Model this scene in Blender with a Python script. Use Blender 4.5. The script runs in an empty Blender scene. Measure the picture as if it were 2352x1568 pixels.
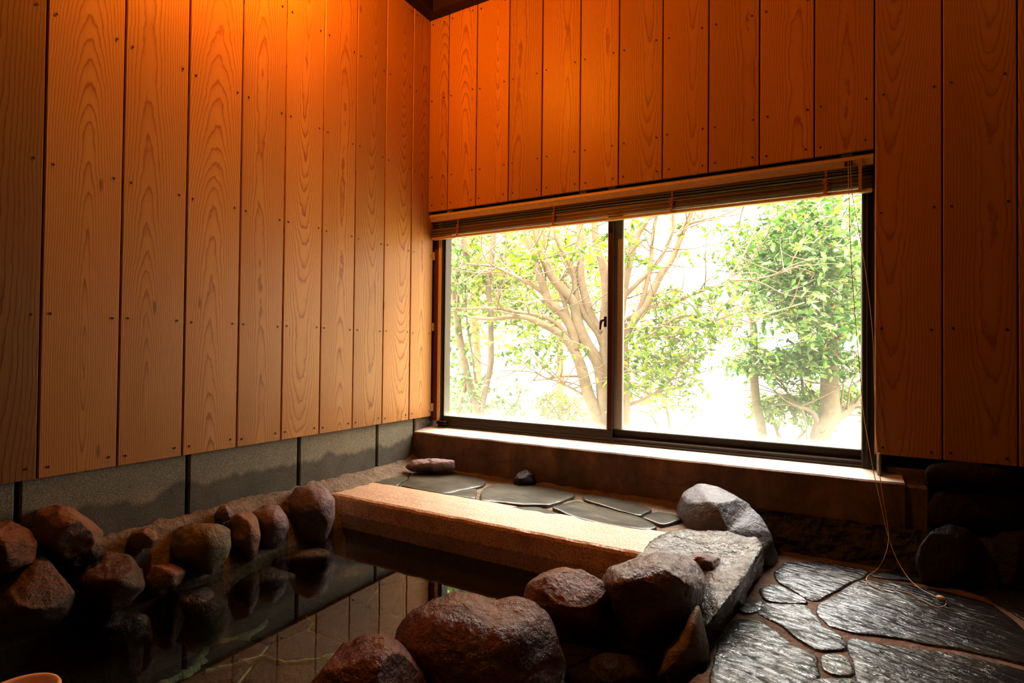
import bpy, math, random
import numpy as np
from mathutils import Vector, noise
from mathutils.bvhtree import BVHTree
random.seed(7)
C = bpy.context.scene.collection
# ------------------------------------------------------------------ camera
F_PX, YAW, PIT, ROL = 1271.18, -0.5176, 0.0147, 0.0106
CAM = np.array([1.6395, -2.0622, 0.6508])
FW = np.array([math.sin(YAW)*math.cos(PIT), math.cos(YAW)*math.cos(PIT), math.sin(PIT)])
_r = np.array([math.cos(YAW), -math.sin(YAW), 0.0]); _u = np.cross(_r, FW)
RT = _r*math.cos(ROL)+_u*math.sin(ROL); UP = -_r*math.sin(ROL)+_u*math.cos(ROL)
def ray(x, y): return RT*(x-1176)/F_PX - UP*(y-784)/F_PX + FW
def at_depth(x, y, D): return CAM + ray(x, y)*D
def on(x, y, axis, val):
    d = ray(x, y); return CAM + d*((val-CAM[axis])/d[axis])
cam = bpy.data.objects.new('camera', bpy.data.cameras.new('camera')); C.objects.link(cam)
cam.data.sensor_width = 36.0; cam.data.lens = 36.0*F_PX/2352; cam.data.clip_start = 0.02; cam.data.clip_end = 200
from mathutils import Matrix
cam.matrix_world = Matrix(((RT[0], UP[0], -FW[0], CAM[0]), (RT[1], UP[1], -FW[1], CAM[1]), (RT[2], UP[2], -FW[2], CAM[2]), (0, 0, 0, 1)))
bpy.context.scene.camera = cam

# ------------------------------------------------------------------ mesh helpers
class MB:
    def __init__(s): s.v, s.f, s.m, s.uv, s.col = [], [], [], {}, {}
    def add(s, verts, faces, mat=0, uv=None, col=None):
        b = len(s.v); s.v += [tuple(map(float, p)) for p in verts]
        for i, fc in enumerate(faces):
            k = len(s.f); s.f.append([b+j for j in fc]); s.m.append(mat)
            if uv: s.uv[k] = [uv[j] for j in fc]
            if col: s.col[k] = col
    def box(s, a, b, mat=0, bev=0.0, col=None):
        x0, y0, z0 = a; x1, y1, z1 = b
        e = min(bev, (x1-x0)*.45, (y1-y0)*.45, (z1-z0)*.45)
        if e <= 0:
            vs = [(x, y, z) for x in (x0, x1) for y in (y0, y1) for z in (z0, z1)]
            fs = [(0, 1, 3, 2), (4, 6, 7, 5), (0, 4, 5, 1), (2, 3, 7, 6), (0, 2, 6, 4), (1, 5, 7, 3)]
            s.add(vs, fs, mat, col=col); return
        vs = []; idx = {}
        for i, x in enumerate((x0, x1)):
            for j, y in enumerate((y0, y1)):
                for k, z in enumerate((z0, z1)):
                    sx, sy, sz = (e if i == 0 else -e), (e if j == 0 else -e), (e if k == 0 else -e)
                    idx[i, j, k, 0] = len(vs); vs.append((x, y+sy, z+sz))
                    idx[i, j, k, 1] = len(vs); vs.append((x+sx, y, z+sz))
                    idx[i, j, k, 2] = len(vs); vs.append((x+sx, y+sy, z))
        fs = []
        for i in (0, 1):
            q = [idx[i, 0, 0, 0], idx[i, 0, 1, 0], idx[i, 1, 1, 0], idx[i, 1, 0, 0]]; fs.append(q if i == 0 else q[::-1])
            q = [idx[0, i, 0, 1], idx[1, i, 0, 1], idx[1, i, 1, 1], idx[0, i, 1, 1]]; fs.append(q if i == 0 else q[::-1])
            q = [idx[0, 0, i, 2], idx[0, 1, i, 2], idx[1, 1, i, 2], idx[1, 0, i, 2]]; fs.append(q if i == 0 else q[::-1])
        for i in (0, 1):
            for j in (0, 1):
                fs.append([idx[i, j, 0, 0], idx[i, j, 1, 0], idx[i, j, 1, 1], idx[i, j, 0, 1]])
                fs.append([idx[i, 0, j, 0], idx[i, 1, j, 0], idx[i, 1, j, 2], idx[i, 0, j, 2]])
                fs.append([idx[0, i, j, 1], idx[1, i, j, 1], idx[1, i, j, 2], idx[0, i, j, 2]])
        for i in (0, 1):
            for j in (0, 1):
                for k in (0, 1): fs.append([idx[i, j, k, 0], idx[i, j, k, 1], idx[i, j, k, 2]])
        s.add(vs, fs, mat, col=col)
    def tube(s, pts, rad, n=8, mat=0, sub=4, cap=True):
        P = smooth_path(pts, sub); m = len(P)
        if not hasattr(rad, '__len__'): rad = [rad]*len(pts)
        R = np.interp(np.linspace(0, len(pts)-1, m), range(len(pts)), rad)
        t = np.gradient(P, axis=0); t /= (np.linalg.norm(t, axis=1)[:, None]+1e-9)
        nrm = np.cross(t[0], (0, 0, 1.0)); 
        if np.linalg.norm(nrm) < .1: nrm = np.cross(t[0], (1.0, 0, 0))
        nrm /= np.linalg.norm(nrm); vs = []; fs = []
        for i in range(m):
            nrm = nrm - t[i]*np.dot(nrm, t[i]); nrm /= (np.linalg.norm(nrm)+1e-9); b = np.cross(t[i], nrm)
            for k in range(n):
                a = 2*math.pi*k/n; vs.append(P[i]+R[i]*(nrm*math.cos(a)+b*math.sin(a)))
        for i in range(m-1):
            for k in range(n):
                fs.append([i*n+k, i*n+(k+1) % n, (i+1)*n+(k+1) % n, (i+1)*n+k])
        if cap: fs.append(list(range(n))[::-1]); fs.append([(m-1)*n+k for k in range(n)])
        s.add(vs, fs, mat); return P
    def lathe(s, prof, c, n=32, mat=0):
        vs, fs = [], []
        for r, z in prof:
            for k in range(n):
                a = 2*math.pi*k/n; vs.append((c[0]+r*math.cos(a), c[1]+r*math.sin(a), c[2]+z))
        for i in range(len(prof)-1):
            for k in range(n): fs.append([i*n+k, i*n+(k+1) % n, (i+1)*n+(k+1) % n, (i+1)*n+k])
        s.add(vs, fs, mat)
    def build(s, name, mats, parent=None, smooth=False):
        me = bpy.data.meshes.new(name); me.from_pydata(s.v, [], s.f)
        for m in (mats if isinstance(mats, (list, tuple)) else [mats]): me.materials.append(m)
        me.polygons.foreach_set('material_index', s.m)
        if smooth: me.polygons.foreach_set('use_smooth', [True]*len(s.f))
        if s.uv:
            l = me.uv_layers.new(name='UVMap'); d = [0.0]*(2*len(me.loops))
            for k, q in s.uv.items():
                st = me.polygons[k].loop_start
                for j, (a, b) in enumerate(q): d[2*(st+j)] = a; d[2*(st+j)+1] = b
            l.data.foreach_set('uv', d)
        if s.col:
            l = me.color_attributes.new('pr', 'FLOAT_COLOR', 'CORNER'); d = [0.0]*(4*len(me.loops))
            for k, cc in s.col.items():
                p = me.polygons[k]
                for j in range(p.loop_start, p.loop_start+p.loop_total): d[4*j:4*j+4] = [cc[0], cc[1], cc[2], 1.0]
            l.data.foreach_set('color', d)
        me.update(); o = bpy.data.objects.new(name, me); C.objects.link(o)
        if parent is not None: o.parent = parent
        return o
def smooth_path(pts, sub):
    P = np.array(pts, float)
    if len(P) < 3 or sub <= 1:
        return np.array([P[0]+(P[-1]-P[0])*t for t in np.linspace(0, 1, 3)]) if len(P) == 2 else P
    Q = np.vstack([2*P[0]-P[1], P, 2*P[-1]-P[-2]]); out = []
    for i in range(1, len(Q)-2):
        for k in range(sub):
            t = k/sub; a, b, c, d = Q[i-1], Q[i], Q[i+1], Q[i+2]
            out.append(.5*((2*b)+(c-a)*t+(2*a-5*b+4*c-d)*t*t+(3*b-a-3*c+d)*t**3))
    out.append(P[-1]); return np.array(out)
def tag(o, label=None, cat=None, group=None, kind=None):
    if label: o['label'] = label
    if cat: o['category'] = cat
    if group: o['group'] = group
    if kind: o['kind'] = kind
    return o
def empty(name, loc=(0, 0, 0)):
    o = bpy.data.objects.new(name, None); o.empty_display_size = .05; C.objects.link(o); o.location = tuple(map(float, loc)); return o
def local(o, root):   # child geometry is written in world metres; keep it there under a moved root
    o.parent = root; o.matrix_parent_inverse = Matrix.Translation(root.location).inverted(); return o

# ------------------------------------------------------------------ materials
class NT:
    def __init__(s, name):
        s.mat = bpy.data.materials.new(name); s.mat.use_nodes = True; s.t = s.mat.node_tree; s.t.nodes.clear()
        s.out = s.n('ShaderNodeOutputMaterial')
    def n(s, k, **kw):
        o = s.t.nodes.new(k)
        for a, b in kw.items(): setattr(o, a, b)
        return o
    def l(s, a, b): s.t.links.new(a, b)
    def setin(s, sock, v):
        if isinstance(v, bpy.types.NodeSocket): s.l(v, sock)
        elif v is not None: sock.default_value = v
    def math(s, op, a, b=None, c=None):
        o = s.n('ShaderNodeMath', operation=op); s.setin(o.inputs[0], a); s.setin(o.inputs[1], b)
        if c is not None: s.setin(o.inputs[2], c)
        return o.outputs[0]
    def vec(s, x, y, z):
        o = s.n('ShaderNodeCombineXYZ'); s.setin(o.inputs[0], x); s.setin(o.inputs[1], y); s.setin(o.inputs[2], z); return o.outputs[0]
    def noise(s, vec, scale=5, det=3, rough=.5, dist=0):
        o = s.n('ShaderNodeTexNoise'); s.l(vec, o.inputs['Vector']); o.inputs['Scale'].default_value = scale
        o.inputs['Detail'].default_value = det; o.inputs['Roughness'].default_value = rough; o.inputs['Distortion'].default_value = dist
        return o.outputs['Fac']
    def ramp(s, fac, stops, interp='LINEAR'):
        o = s.n('ShaderNodeValToRGB'); s.l(fac, o.inputs[0]); e = o.color_ramp.elements; o.color_ramp.interpolation = interp
        while len(e) < len(stops): e.new(.5)
        for i, (p, c) in enumerate(stops): e[i].position = p; e[i].color = (*c, 1) if len(c) == 3 else c
        return o.outputs[0]
    def mix(s, f, a, b, mode='MIX'):
        o = s.n('ShaderNodeMix', data_type='RGBA', blend_type=mode); s.setin(o.inputs[0], f)
        for i, v in ((6, a), (7, b)):
            s.setin(o.inputs[i], (*v, 1) if isinstance(v, tuple) and len(v) == 3 else v)
        return o.outputs[2]
    def scale(s, vec, x, y, z):
        o = s.n('ShaderNodeVectorMath', operation='MULTIPLY'); s.l(vec, o.inputs[0]); o.inputs[1].default_value = (x, y, z); return o.outputs[0]
    def bsdf(s, col, rough=.5, bump=None, strength=.3, dist=.01, spec=.5, coat=0, coat_rough=.1, metal=0):
        o = s.n('ShaderNodeBsdfPrincipled'); s.setin(o.inputs['Base Color'], (*col, 1) if isinstance(col, tuple) else col)
        s.setin(o.inputs['Roughness'], rough); s.setin(o.inputs['Specular IOR Level'], spec); s.setin(o.inputs['Metallic'], metal)
        s.setin(o.inputs['Coat Weight'], coat); o.inputs['Coat Roughness'].default_value = coat_rough; o.inputs['Coat IOR'].default_value = 1.5 if not isinstance(coat, (int, float)) or coat < .95 else 1.62
        if bump is not None:
            b = s.n('ShaderNodeBump'); b.inputs['Strength'].default_value = strength; b.inputs['Distance'].default_value = dist
            s.l(bump, b.inputs['Height']); s.l(b.outputs[0], o.inputs['Normal']); s.l(b.outputs[0], o.inputs['Coat Normal'])
        s.l(o.outputs[0], s.out.inputs[0]); return o
    def schlick(s, f0, normal=None):
        lw = s.n('ShaderNodeLayerWeight'); lw.inputs[0].default_value = .5
        if normal is not None: s.l(normal, lw.inputs['Normal'])
        return s.math('MULTIPLY_ADD', s.math('POWER', lw.outputs['Facing'], 5.0), 1-f0, f0)
    def pos(s): return s.n('ShaderNodeNewGeometry').outputs['Position']

def plain(name, col, rough=.5, metal=0, spec=.5, bumps=0, bscale=80):
    t = NT(name); p = t.pos(); nz = t.noise(p, bscale, 3)
    c = t.mix(nz, tuple(x*.8 for x in col), tuple(min(1, x*1.15) for x in col))
    t.bsdf(c, rough, nz if bumps else None, bumps, .002, spec=spec, metal=metal); return t.mat

def wood_planks():
    t = NT('cedar_planks')
    uv = t.n('ShaderNodeUVMap', uv_map='UVMap').outputs[0]; sp = t.n('ShaderNodeSeparateXYZ'); t.l(uv, sp.inputs[0]); u, v = sp.outputs[0], sp.outputs[1]
    at = t.n('ShaderNodeAttribute', attribute_name='pr'); sc = t.n('ShaderNodeSeparateColor'); t.l(at.outputs['Color'], sc.inputs[0]); r, g, b = sc.outputs[0], sc.outputs[1], sc.outputs[2]
    v1 = t.vec(0.0, v, t.math('MULTIPLY', r, 53.0)); n1 = t.noise(v1, .9, 2)
    v2 = t.vec(7.0, v, t.math('MULTIPLY', g, 41.0)); n2 = t.noise(v2, .8, 2)
    v3 = t.vec(t.math('MULTIPLY', u, 2.5), v, t.math('MULTIPLY', b, 37.0)); n3 = t.noise(v3, 9.0, 3, .6)
    uu = t.math('ADD', t.math('ADD', u, t.math('MULTIPLY_ADD', r, .09, -.045)), t.math('MULTIPLY_ADD', n1, .07, -.035))
    sl = t.math('MULTIPLY_ADD', b, .13, -.065)
    dd = t.math('ADD', t.math('MULTIPLY_ADD', v, sl, .06), t.math('MULTIPLY_ADD', n2, .10, -.05))
    rr = t.math('SQRT', t.math('ADD', t.math('MULTIPLY', uu, uu), t.math('MULTIPLY', dd, dd)))
    rr = t.math('ADD', rr, t.math('MULTIPLY_ADD', n3, .0085, -.0042))
    # ring pitch varies slowly outward
    ring = t.math('FRACT', t.math('MULTIPLY', rr, t.math('MULTIPLY_ADD', g, 70.0, 150.0)))
    line = t.ramp(ring, [(0, (0, 0, 0)), (.45, (.04,)*3), (.72, (.30,)*3), (.86, (1,)*3), (.95, (.3,)*3), (1, (0,)*3)])
    fib = t.noise(t.scale(uv, 260, 5, 1), 1.0, 3, .6)
    big = t.noise(t.vec(t.math('MULTIPLY', u, 4.0), v, t.math('MULTIPLY', g, 19.0)), 2.2, 3)
    base = t.mix(big, (.53, .25, .072), (.67, .37, .125))
    base = t.mix(t.math('MULTIPLY', fib, .35), base, (.42, .18, .055))
    col = t.mix(t.math('MULTIPLY', line, t.math('MULTIPLY_ADD', big, .7, .38)), base, (.28, .08, .018))
    # knots
    vo = t.n('ShaderNodeTexVoronoi'); vo.inputs['Scale'].default_value = 1.0
    t.l(t.vec(t.math('MULTIPLY', u, 9.0), t.math('MULTIPLY', v, 2.3), t.math('MULTIPLY', r, 77.0)), vo.inputs['Vector'])
    kn = t.ramp(vo.outputs['Distance'], [(0, (1,)*3), (.03, (.8,)*3), (.055, (0,)*3)])
    col = t.mix(t.math('MULTIPLY', kn, .75), col, (.16, .06, .02))
    tint = t.math('MULTIPLY_ADD', at.outputs['Alpha'], 0.0, 1.0)
    tv = t.math('MULTIPLY_ADD', g, .65, .48); col = t.mix(1.0, col, t.vec(tv, tv, t.math('MULTIPLY', tv, .96)), 'MULTIPLY')
    bmp = t.math('ADD', t.math('MULTIPLY', line, -.5), t.math('MULTIPLY', fib, .5))
    bmp = t.math('ADD', bmp, t.math('MULTIPLY', big, 2.5))
    t.bsdf(col, t.math('MULTIPLY_ADD', fib, .15, .36), bmp, .12, .004, spec=.35); return t.mat

def rock_mat(name, dark, mid, light, rough=.3, sc=1.0, coat=.3, patch=.5, bumpk=1.0):
    t = NT(name); p = t.pos()
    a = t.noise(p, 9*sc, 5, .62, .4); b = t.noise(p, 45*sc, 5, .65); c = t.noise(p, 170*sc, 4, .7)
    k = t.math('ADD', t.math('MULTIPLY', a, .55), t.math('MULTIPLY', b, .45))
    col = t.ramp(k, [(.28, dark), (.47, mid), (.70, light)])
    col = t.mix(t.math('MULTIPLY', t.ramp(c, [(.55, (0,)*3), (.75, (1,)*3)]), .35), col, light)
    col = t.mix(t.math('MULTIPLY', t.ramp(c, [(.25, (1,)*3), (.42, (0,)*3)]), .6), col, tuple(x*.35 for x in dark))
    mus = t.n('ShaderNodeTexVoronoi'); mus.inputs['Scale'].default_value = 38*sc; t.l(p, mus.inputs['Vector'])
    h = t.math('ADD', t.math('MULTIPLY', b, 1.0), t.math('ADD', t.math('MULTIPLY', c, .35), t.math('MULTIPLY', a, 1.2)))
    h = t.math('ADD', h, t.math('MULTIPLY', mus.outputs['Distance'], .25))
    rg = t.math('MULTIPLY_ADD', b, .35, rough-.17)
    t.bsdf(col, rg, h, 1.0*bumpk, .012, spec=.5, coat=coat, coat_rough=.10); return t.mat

M = {}
M['wood'] = wood_planks()
M['nail'] = plain('nail_iron', (.05, .02, .01), .5, .3)
M['groove'] = plain('dark_backing_board', (.03, .012, .006), .9)
M['beam'] = plain('dark_stained_beam', (.035, .008, .006), .55, bumps=.3, bscale=60)
M['ceil'] = plain('ceiling_board', (.05, .025, .012), .8)
M['pine'] = plain('pale_batten', (.78, .60, .36), .6)
M['redwood'] = plain('red_brown_jamb', (.22, .06, .02), .6)
M['alu'] = plain('bronze_aluminium', (.055, .036, .018), .38, .3, bumps=.1)
M['alu_in'] = plain('red_bronze_stile', (.10, .032, .012), .4, .2)
M['gasket'] = plain('pale_gasket', (.45, .42, .33), .5)
M['headrail'] = plain('bronze_headrail', (.66, .47, .22), .42, .1)
M['slat2'] = plain('light_bronze_slat', (.58, .44, .17), .35, .3)
M['slat3'] = plain('dull_bronze_slat', (.34, .22, .08), .35, .3)
M['slat'] = plain('bronze_slat', (.20, .105, .03), .42, .2)
M['railb'] = plain('bottom_rail', (.62, .38, .13), .4, .1)
M['cordo'] = plain('orange_cord', (.62, .26, .10), .8)
M['cord'] = plain('cream_cord', (.60, .42, .26), .8)
M['bead'] = plain('cord_bead', (.42, .27, .14), .35)
M['tape'] = plain('ladder_tape', (.45, .28, .12), .7)
M['r_brown'] = rock_mat('wet_red_brown_rock', (.045, .012, .004), (.17, .046, .014), (.36, .13, .055), .30, 1.0, .75)
M['r_orange'] = rock_mat('wet_orange_rock', (.045, .014, .005), (.20, .065, .018), (.46, .20, .085), .32, 1.1, .6)
M['r_rust'] = rock_mat('rust_rock', (.06, .026, .014), (.25, .115, .060), (.44, .27, .165), .46, 1.2, .15)
M['r_purple'] = rock_mat('mauve_rock', (.07, .040, .036), (.22, .135, .125), (.40, .29, .27), .45, 1.5, .12, bumpk=.7)
M['r_olive'] = rock_mat('olive_rock', (.055, .036, .018), (.19, .14, .075), (.38, .28, .16), .5, 1.0, .05, bumpk=.9)
M['r_umber'] = rock_mat('wet_umber_rock', (.03, .016, .009), (.13, .068, .036), (.29, .18, .115), .36, 1.1, .4)
M['r_shade'] = rock_mat('shade_painted_rock', (.006, .0035, .0025), (.018, .010, .007), (.045, .024, .016), .6, 1.0, 0)  # shade under the right wall boards put into a near-black rock colour
M['r_gloss'] = rock_mat('glossy_wet_brown_rock', (.035, .010, .004), (.13, .038, .012), (.30, .12, .055), .28, 1.0, 1.0, bumpk=.8)
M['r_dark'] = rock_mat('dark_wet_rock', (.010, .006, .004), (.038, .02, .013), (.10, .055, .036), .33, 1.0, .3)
M['r_grey'] = rock_mat('grey_mauve_wet_rock', (.030, .021, .022), (.07, .053, .057), (.16, .13, .135), .42, 1.3, .45, bumpk=.55)
M['r_pale'] = rock_mat('pale_wet_ledge_rock', (.03, .02, .013), (.115, .085, .055), (.27, .215, .15), .25, .8, 1.0, bumpk=1.1)
M['mortar'] = rock_mat('rough_mortar', (.11, .075, .045), (.25, .18, .115), (.42, .32, .22), .6, 1.6, .1)
M['joint'] = rock_mat('wet_floor_mortar', (.11, .06, .036), (.27, .15, .09), (.42, .28, .19), .35, 1.6, .6)
M['bleach'] = rock_mat('pale_submerged_mortar', (.16, .22, .15), (.40, .54, .40), (.70, .80, .58), .6, 1.6, 0)

def block_mat():
    t = NT('concrete_block'); p = t.pos(); a = t.noise(p, 320, 3, .7); b = t.noise(p, 14, 4)
    sp = t.n('ShaderNodeSeparateXYZ'); t.l(p, sp.inputs[0])
    lv = t.math('ADD', sp.outputs[2], t.math('MULTIPLY_ADD', t.noise(t.scale(p, 0, 6, 0), 1, 3, .6), -.16, .08))
    wet = t.ramp(t.math('MULTIPLY_ADD', t.math('SUBTRACT', lv, .235), 18.0, .5), [(.35, (0,)*3), (.65, (1,)*3)])
    dry = t.ramp(a, [(.3, (.13, .10, .06)), (.5, (.35, .285, .18)), (.7, (.66, .56, .39))])
    we = t.ramp(a, [(.3, (.03, .024, .017)), (.5, (.10, .083, .06)), (.72, (.24, .21, .16))])
    col = t.mix(wet, we, dry); col = t.mix(.35, col, t.mix(b, (.03, .03, .02), (.3, .26, .18)), 'MIX')
    t.bsdf(col, .75, a, .5, .004); return t.mat
M['block'] = block_mat()

def concrete(name, c0, c1, c2, rough=.6):
    t = NT(name); p = t.pos(); a = t.noise(p, 7, 6, .65, .3); b = t.noise(t.scale(p, 14, 14, 3), 1, 4, .6); c = t.noise(p, 160, 3)
    col = t.ramp(t.math('ADD', t.math('MULTIPLY', a, .6), t.math('MULTIPLY', b, .4)), [(.3, c0), (.5, c1), (.68, c2)])
    vo = t.n('ShaderNodeTexVoronoi', feature='DISTANCE_TO_EDGE'); vo.inputs['Scale'].default_value = 3.2
    w = t.n('ShaderNodeVectorMath', operation='ADD'); t.l(p, w.inputs[0]); nz = t.n('ShaderNodeTexNoise'); nz.inputs['Scale'].default_value = 6; t.l(p, nz.inputs['Vector']); t.l(t.scale(nz.outputs['Color'], .25, .25, .25), w.inputs[1]); t.l(w.outputs[0], vo.inputs['Vector'])
    cr = t.ramp(vo.outputs['Distance'], [(0, (1,)*3), (.012, (0,)*3)]); col = t.mix(t.math('MULTIPLY', cr, .35), col, tuple(x*.3 for x in c0))
    t.bsdf(col, rough, t.math('ADD', c, t.math('MULTIPLY', a, 1.5)), .3, .006, coat=.1); return t.mat
M['sill'] = concrete('pale_sill_render', (.50, .44, .36), (.66, .61, .52), (.76, .71, .62), .5)
M['conc'] = concrete('brown_stained_concrete', (.04, .02, .008), (.15, .082, .036), (.28, .165, .08), .6)

def granite():
    t = NT('pink_granite'); p = t.pos(); vo = t.n('ShaderNodeTexVoronoi'); vo.inputs['Scale'].default_value = 260; t.l(p, vo.inputs['Vector'])
    a = t.noise(p, 210, 4, .7); b = t.noise(t.scale(p, 12, 60, 20), 1, 4, .6); g = t.noise(p, 5, 4)
    col = t.ramp(a, [(.32, (.12, .045, .022)), (.43, (.42, .24, .14)), (.54, (.68, .52, .37)), (.66, (.86, .74, .58))])
    col = t.mix(t.math('MULTIPLY', t.ramp(b, [(.5, (0,)*3), (.7, (1,)*3)]), .45), col, (.26, .15, .08))
    col = t.mix(t.math('MULTIPLY', g, .45), col, (.42, .22, .13))
    h = t.math('ADD', t.math('MULTIPLY', a, .4), t.math('MULTIPLY', b, .8))
    t.bsdf(col, .42, h, .5, .005, coat=.25, coat_rough=.3); return t.mat
M['granite'] = granite()
def slate(name, c0, c1, c2, rough=.2, coat=.8, wave=.9, ws=(9, 34, 9), patchy=False):
    t = NT(name); p = t.pos()
    rot = t.n('ShaderNodeVectorRotate', rotation_type='Z_AXIS'); t.l(p, rot.inputs['Vector']); rot.inputs['Angle'].default_value = .30
    q = rot.outputs[0]
    a = t.noise(t.scale(q, *ws), 1.0, 5, .6, .6); b = t.noise(p, 60, 4, .6); g = t.noise(p, 5, 4); f = t.noise(p, 260, 3)
    col = t.ramp(g, [(.35, c0), (.52, c1), (.68, c2)]); col = t.mix(t.math('MULTIPLY', b, .4), col, tuple(x*.5 for x in c0))
    h = t.math('ADD', t.math('MULTIPLY', a, 1.6), t.math('ADD', t.math('MULTIPLY', b, .18), t.math('MULTIPLY', f, .03)))
    if patchy:
        pm = t.noise(t.scale(q, ws[0]*1.3, ws[1]*.9, 9), 1.0, 3, .55)
        cw = t.ramp(pm, [(.36, (.10,)*3), (.50, (1,)*3)]); cw = t.math('MULTIPLY', cw, coat)
        t.bsdf(col, rough+.15, h, wave*.62, .008, coat=cw, coat_rough=.035, spec=.2).inputs['Coat IOR'].default_value = 2.05
    else: t.bsdf(col, rough, h, wave*.42, .008, coat=coat, coat_rough=.035, spec=.4)
    return t.mat
M['slate_floor'] = slate('wet_dark_slate', (.008, .006, .004), (.022, .017, .010), (.055, .042, .02), .35, 1.0, 1.0, (22, 80, 22), True)
M['slate_green'] = slate('wet_green_slate', (.025, .026, .018), (.06, .065, .045), (.12, .13, .09), .30, 1.0, 1.0, (30, 75, 30), True)
M['slate_ledge'] = slate('damp_ledge_slate', (.055, .05, .036), (.10, .09, .065), (.16, .14, .10), .33, .25, .35, (7, 30, 7))

def water_mat():
    t = NT('still_bath_water'); p = t.pos()
    b = t.n('ShaderNodeBump'); b.inputs['Strength'].default_value = .04; b.inputs['Distance'].default_value = .004; t.l(t.noise(p, 9, 2), b.inputs['Height'])
    tr = t.n('ShaderNodeBsdfTransparent'); tr.inputs[0].default_value = (.80, .78, .66, 1)
    gl = t.n('ShaderNodeBsdfGlossy'); gl.inputs['Roughness'].default_value = .005; gl.inputs[0].default_value = (1, 1, 1, 1)
    t.l(b.outputs[0], gl.inputs['Normal']); fr = t.schlick(.10, b.outputs[0])
    mx = t.n('ShaderNodeMixShader'); t.l(fr, mx.inputs[0]); t.l(tr.outputs[0], mx.inputs[1]); t.l(gl.outputs[0], mx.inputs[2]); t.l(mx.outputs[0], t.out.inputs[0]); return t.mat
M['water'] = water_mat()
def glass_mat():
    t = NT('window_glass')
    fr = t.schlick(.04)
    tr = t.n('ShaderNodeBsdfTransparent'); gl = t.n('ShaderNodeBsdfGlossy'); gl.inputs['Roughness'].default_value = .01
    di = t.n('ShaderNodeBsdfTranslucent'); di.inputs[0].default_value = (1, 1, .96, 1)
    m1 = t.n('ShaderNodeMixShader'); p = t.pos(); sp = t.n('ShaderNodeSeparateXYZ'); t.l(p, sp.inputs[0])
    haze = t.ramp(sp.outputs[2], [(.333, (.14,)*3), (.36, (.05,)*3), (.5, (.018,)*3), (1, (.012,)*3)])  # painted haze for the bleached window glare, thickest at the pane foot
    t.l(haze, m1.inputs[0]); t.l(tr.outputs[0], m1.inputs[1]); t.l(di.outputs[0], m1.inputs[2])
    mx = t.n('ShaderNodeMixShader'); t.l(fr, mx.inputs[0]); t.l(m1.outputs[0], mx.inputs[1]); t.l(gl.outputs[0], mx.inputs[2]); t.l(mx.outputs[0], t.out.inputs[0]); return t.mat
M['glass'] = glass_mat()
def leaf_mat(name, cols, trans=.5):
    t = NT(name); at = t.n('ShaderNodeAttribute', attribute_name='pr'); sc = t.n('ShaderNodeSeparateColor'); t.l(at.outputs['Color'], sc.inputs[0])
    col = t.ramp(sc.outputs[0], cols)
    pb = t.n('ShaderNodeBsdfPrincipled'); t.l(col, pb.inputs['Base Color']); pb.inputs['Roughness'].default_value = .35
    tl = t.n('ShaderNodeBsdfTranslucent'); t.l(t.mix(1.0, col, (1.0, 1.0, .45), 'MULTIPLY'), tl.inputs[0])
    mx = t.n('ShaderNodeMixShader'); mx.inputs[0].default_value = trans; t.l(pb.outputs[0], mx.inputs[1]); t.l(tl.outputs[0], mx.inputs[2]); t.l(mx.outputs[0], t.out.inputs[0]); return t.mat
M['leaf_y'] = leaf_mat('yellow_green_leaves', [(0, (.035, .085, .001)), (.35, (.095, .17, .002)), (.75, (.20, .30, .008)), (.97, (.36, .44, .03)), (1, (.6, .36, .01))])
M['leaf_g'] = leaf_mat('mid_green_leaves', [(0, (.025, .08, .012)), (.35, (.09, .19, .04)), (.75, (.24, .39, .13)), (.97, (.50, .62, .36)), (1, (.7, .45, .02))])
M['leaf_far'] = leaf_mat('distant_leaves', [(0, (.10, .18, .01)), (.4, (.22, .34, .03)), (.8, (.42, .52, .10)), (1, (.7, .75, .3))])
M['leaf_r'] = leaf_mat('shrub_leaves', [(0, (.12, .2, .01)), (.6, (.28, .36, .02)), (.8, (.45, .3, .1)), (1, (.5, .22, .12))])
def bark_mat(name, a, b):
    t = NT(name); p = t.pos(); n1 = t.noise(p, 25, 5, .65); n2 = t.noise(p, 5, 3)
    t.bsdf(t.mix(t.math('MULTIPLY_ADD', n1, .7, t.math('MULTIPLY', n2, .3)), a, b), .8, n1, .6, .01); return t.mat
M['bark'] = bark_mat('pale_bark', (.10, .06, .027), (.33, .23, .135))
M['bark2'] = bark_mat('grey_bark', (.08, .058, .035), (.27, .20, .13))
def ground_mat():
    t = NT('bright_garden_ground'); p = t.pos(); a = t.noise(p, 3, 5); b = t.noise(p, 30, 4)
    t.bsdf(t.ramp(t.math('ADD', t.math('MULTIPLY', a, .6), t.math('MULTIPLY', b, .4)), [(.3, (.22, .21, .12)), (.5, (.36, .35, .24)), (.7, (.45, .45, .36))]), .9); return t.mat
M['ground'] = ground_mat()
M['bucket'] = plain('bucket_wood', (.85, .58, .36), .4)
M['copper'] = plain('copper_hoop', (.4, .16, .07), .35, .9)

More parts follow.
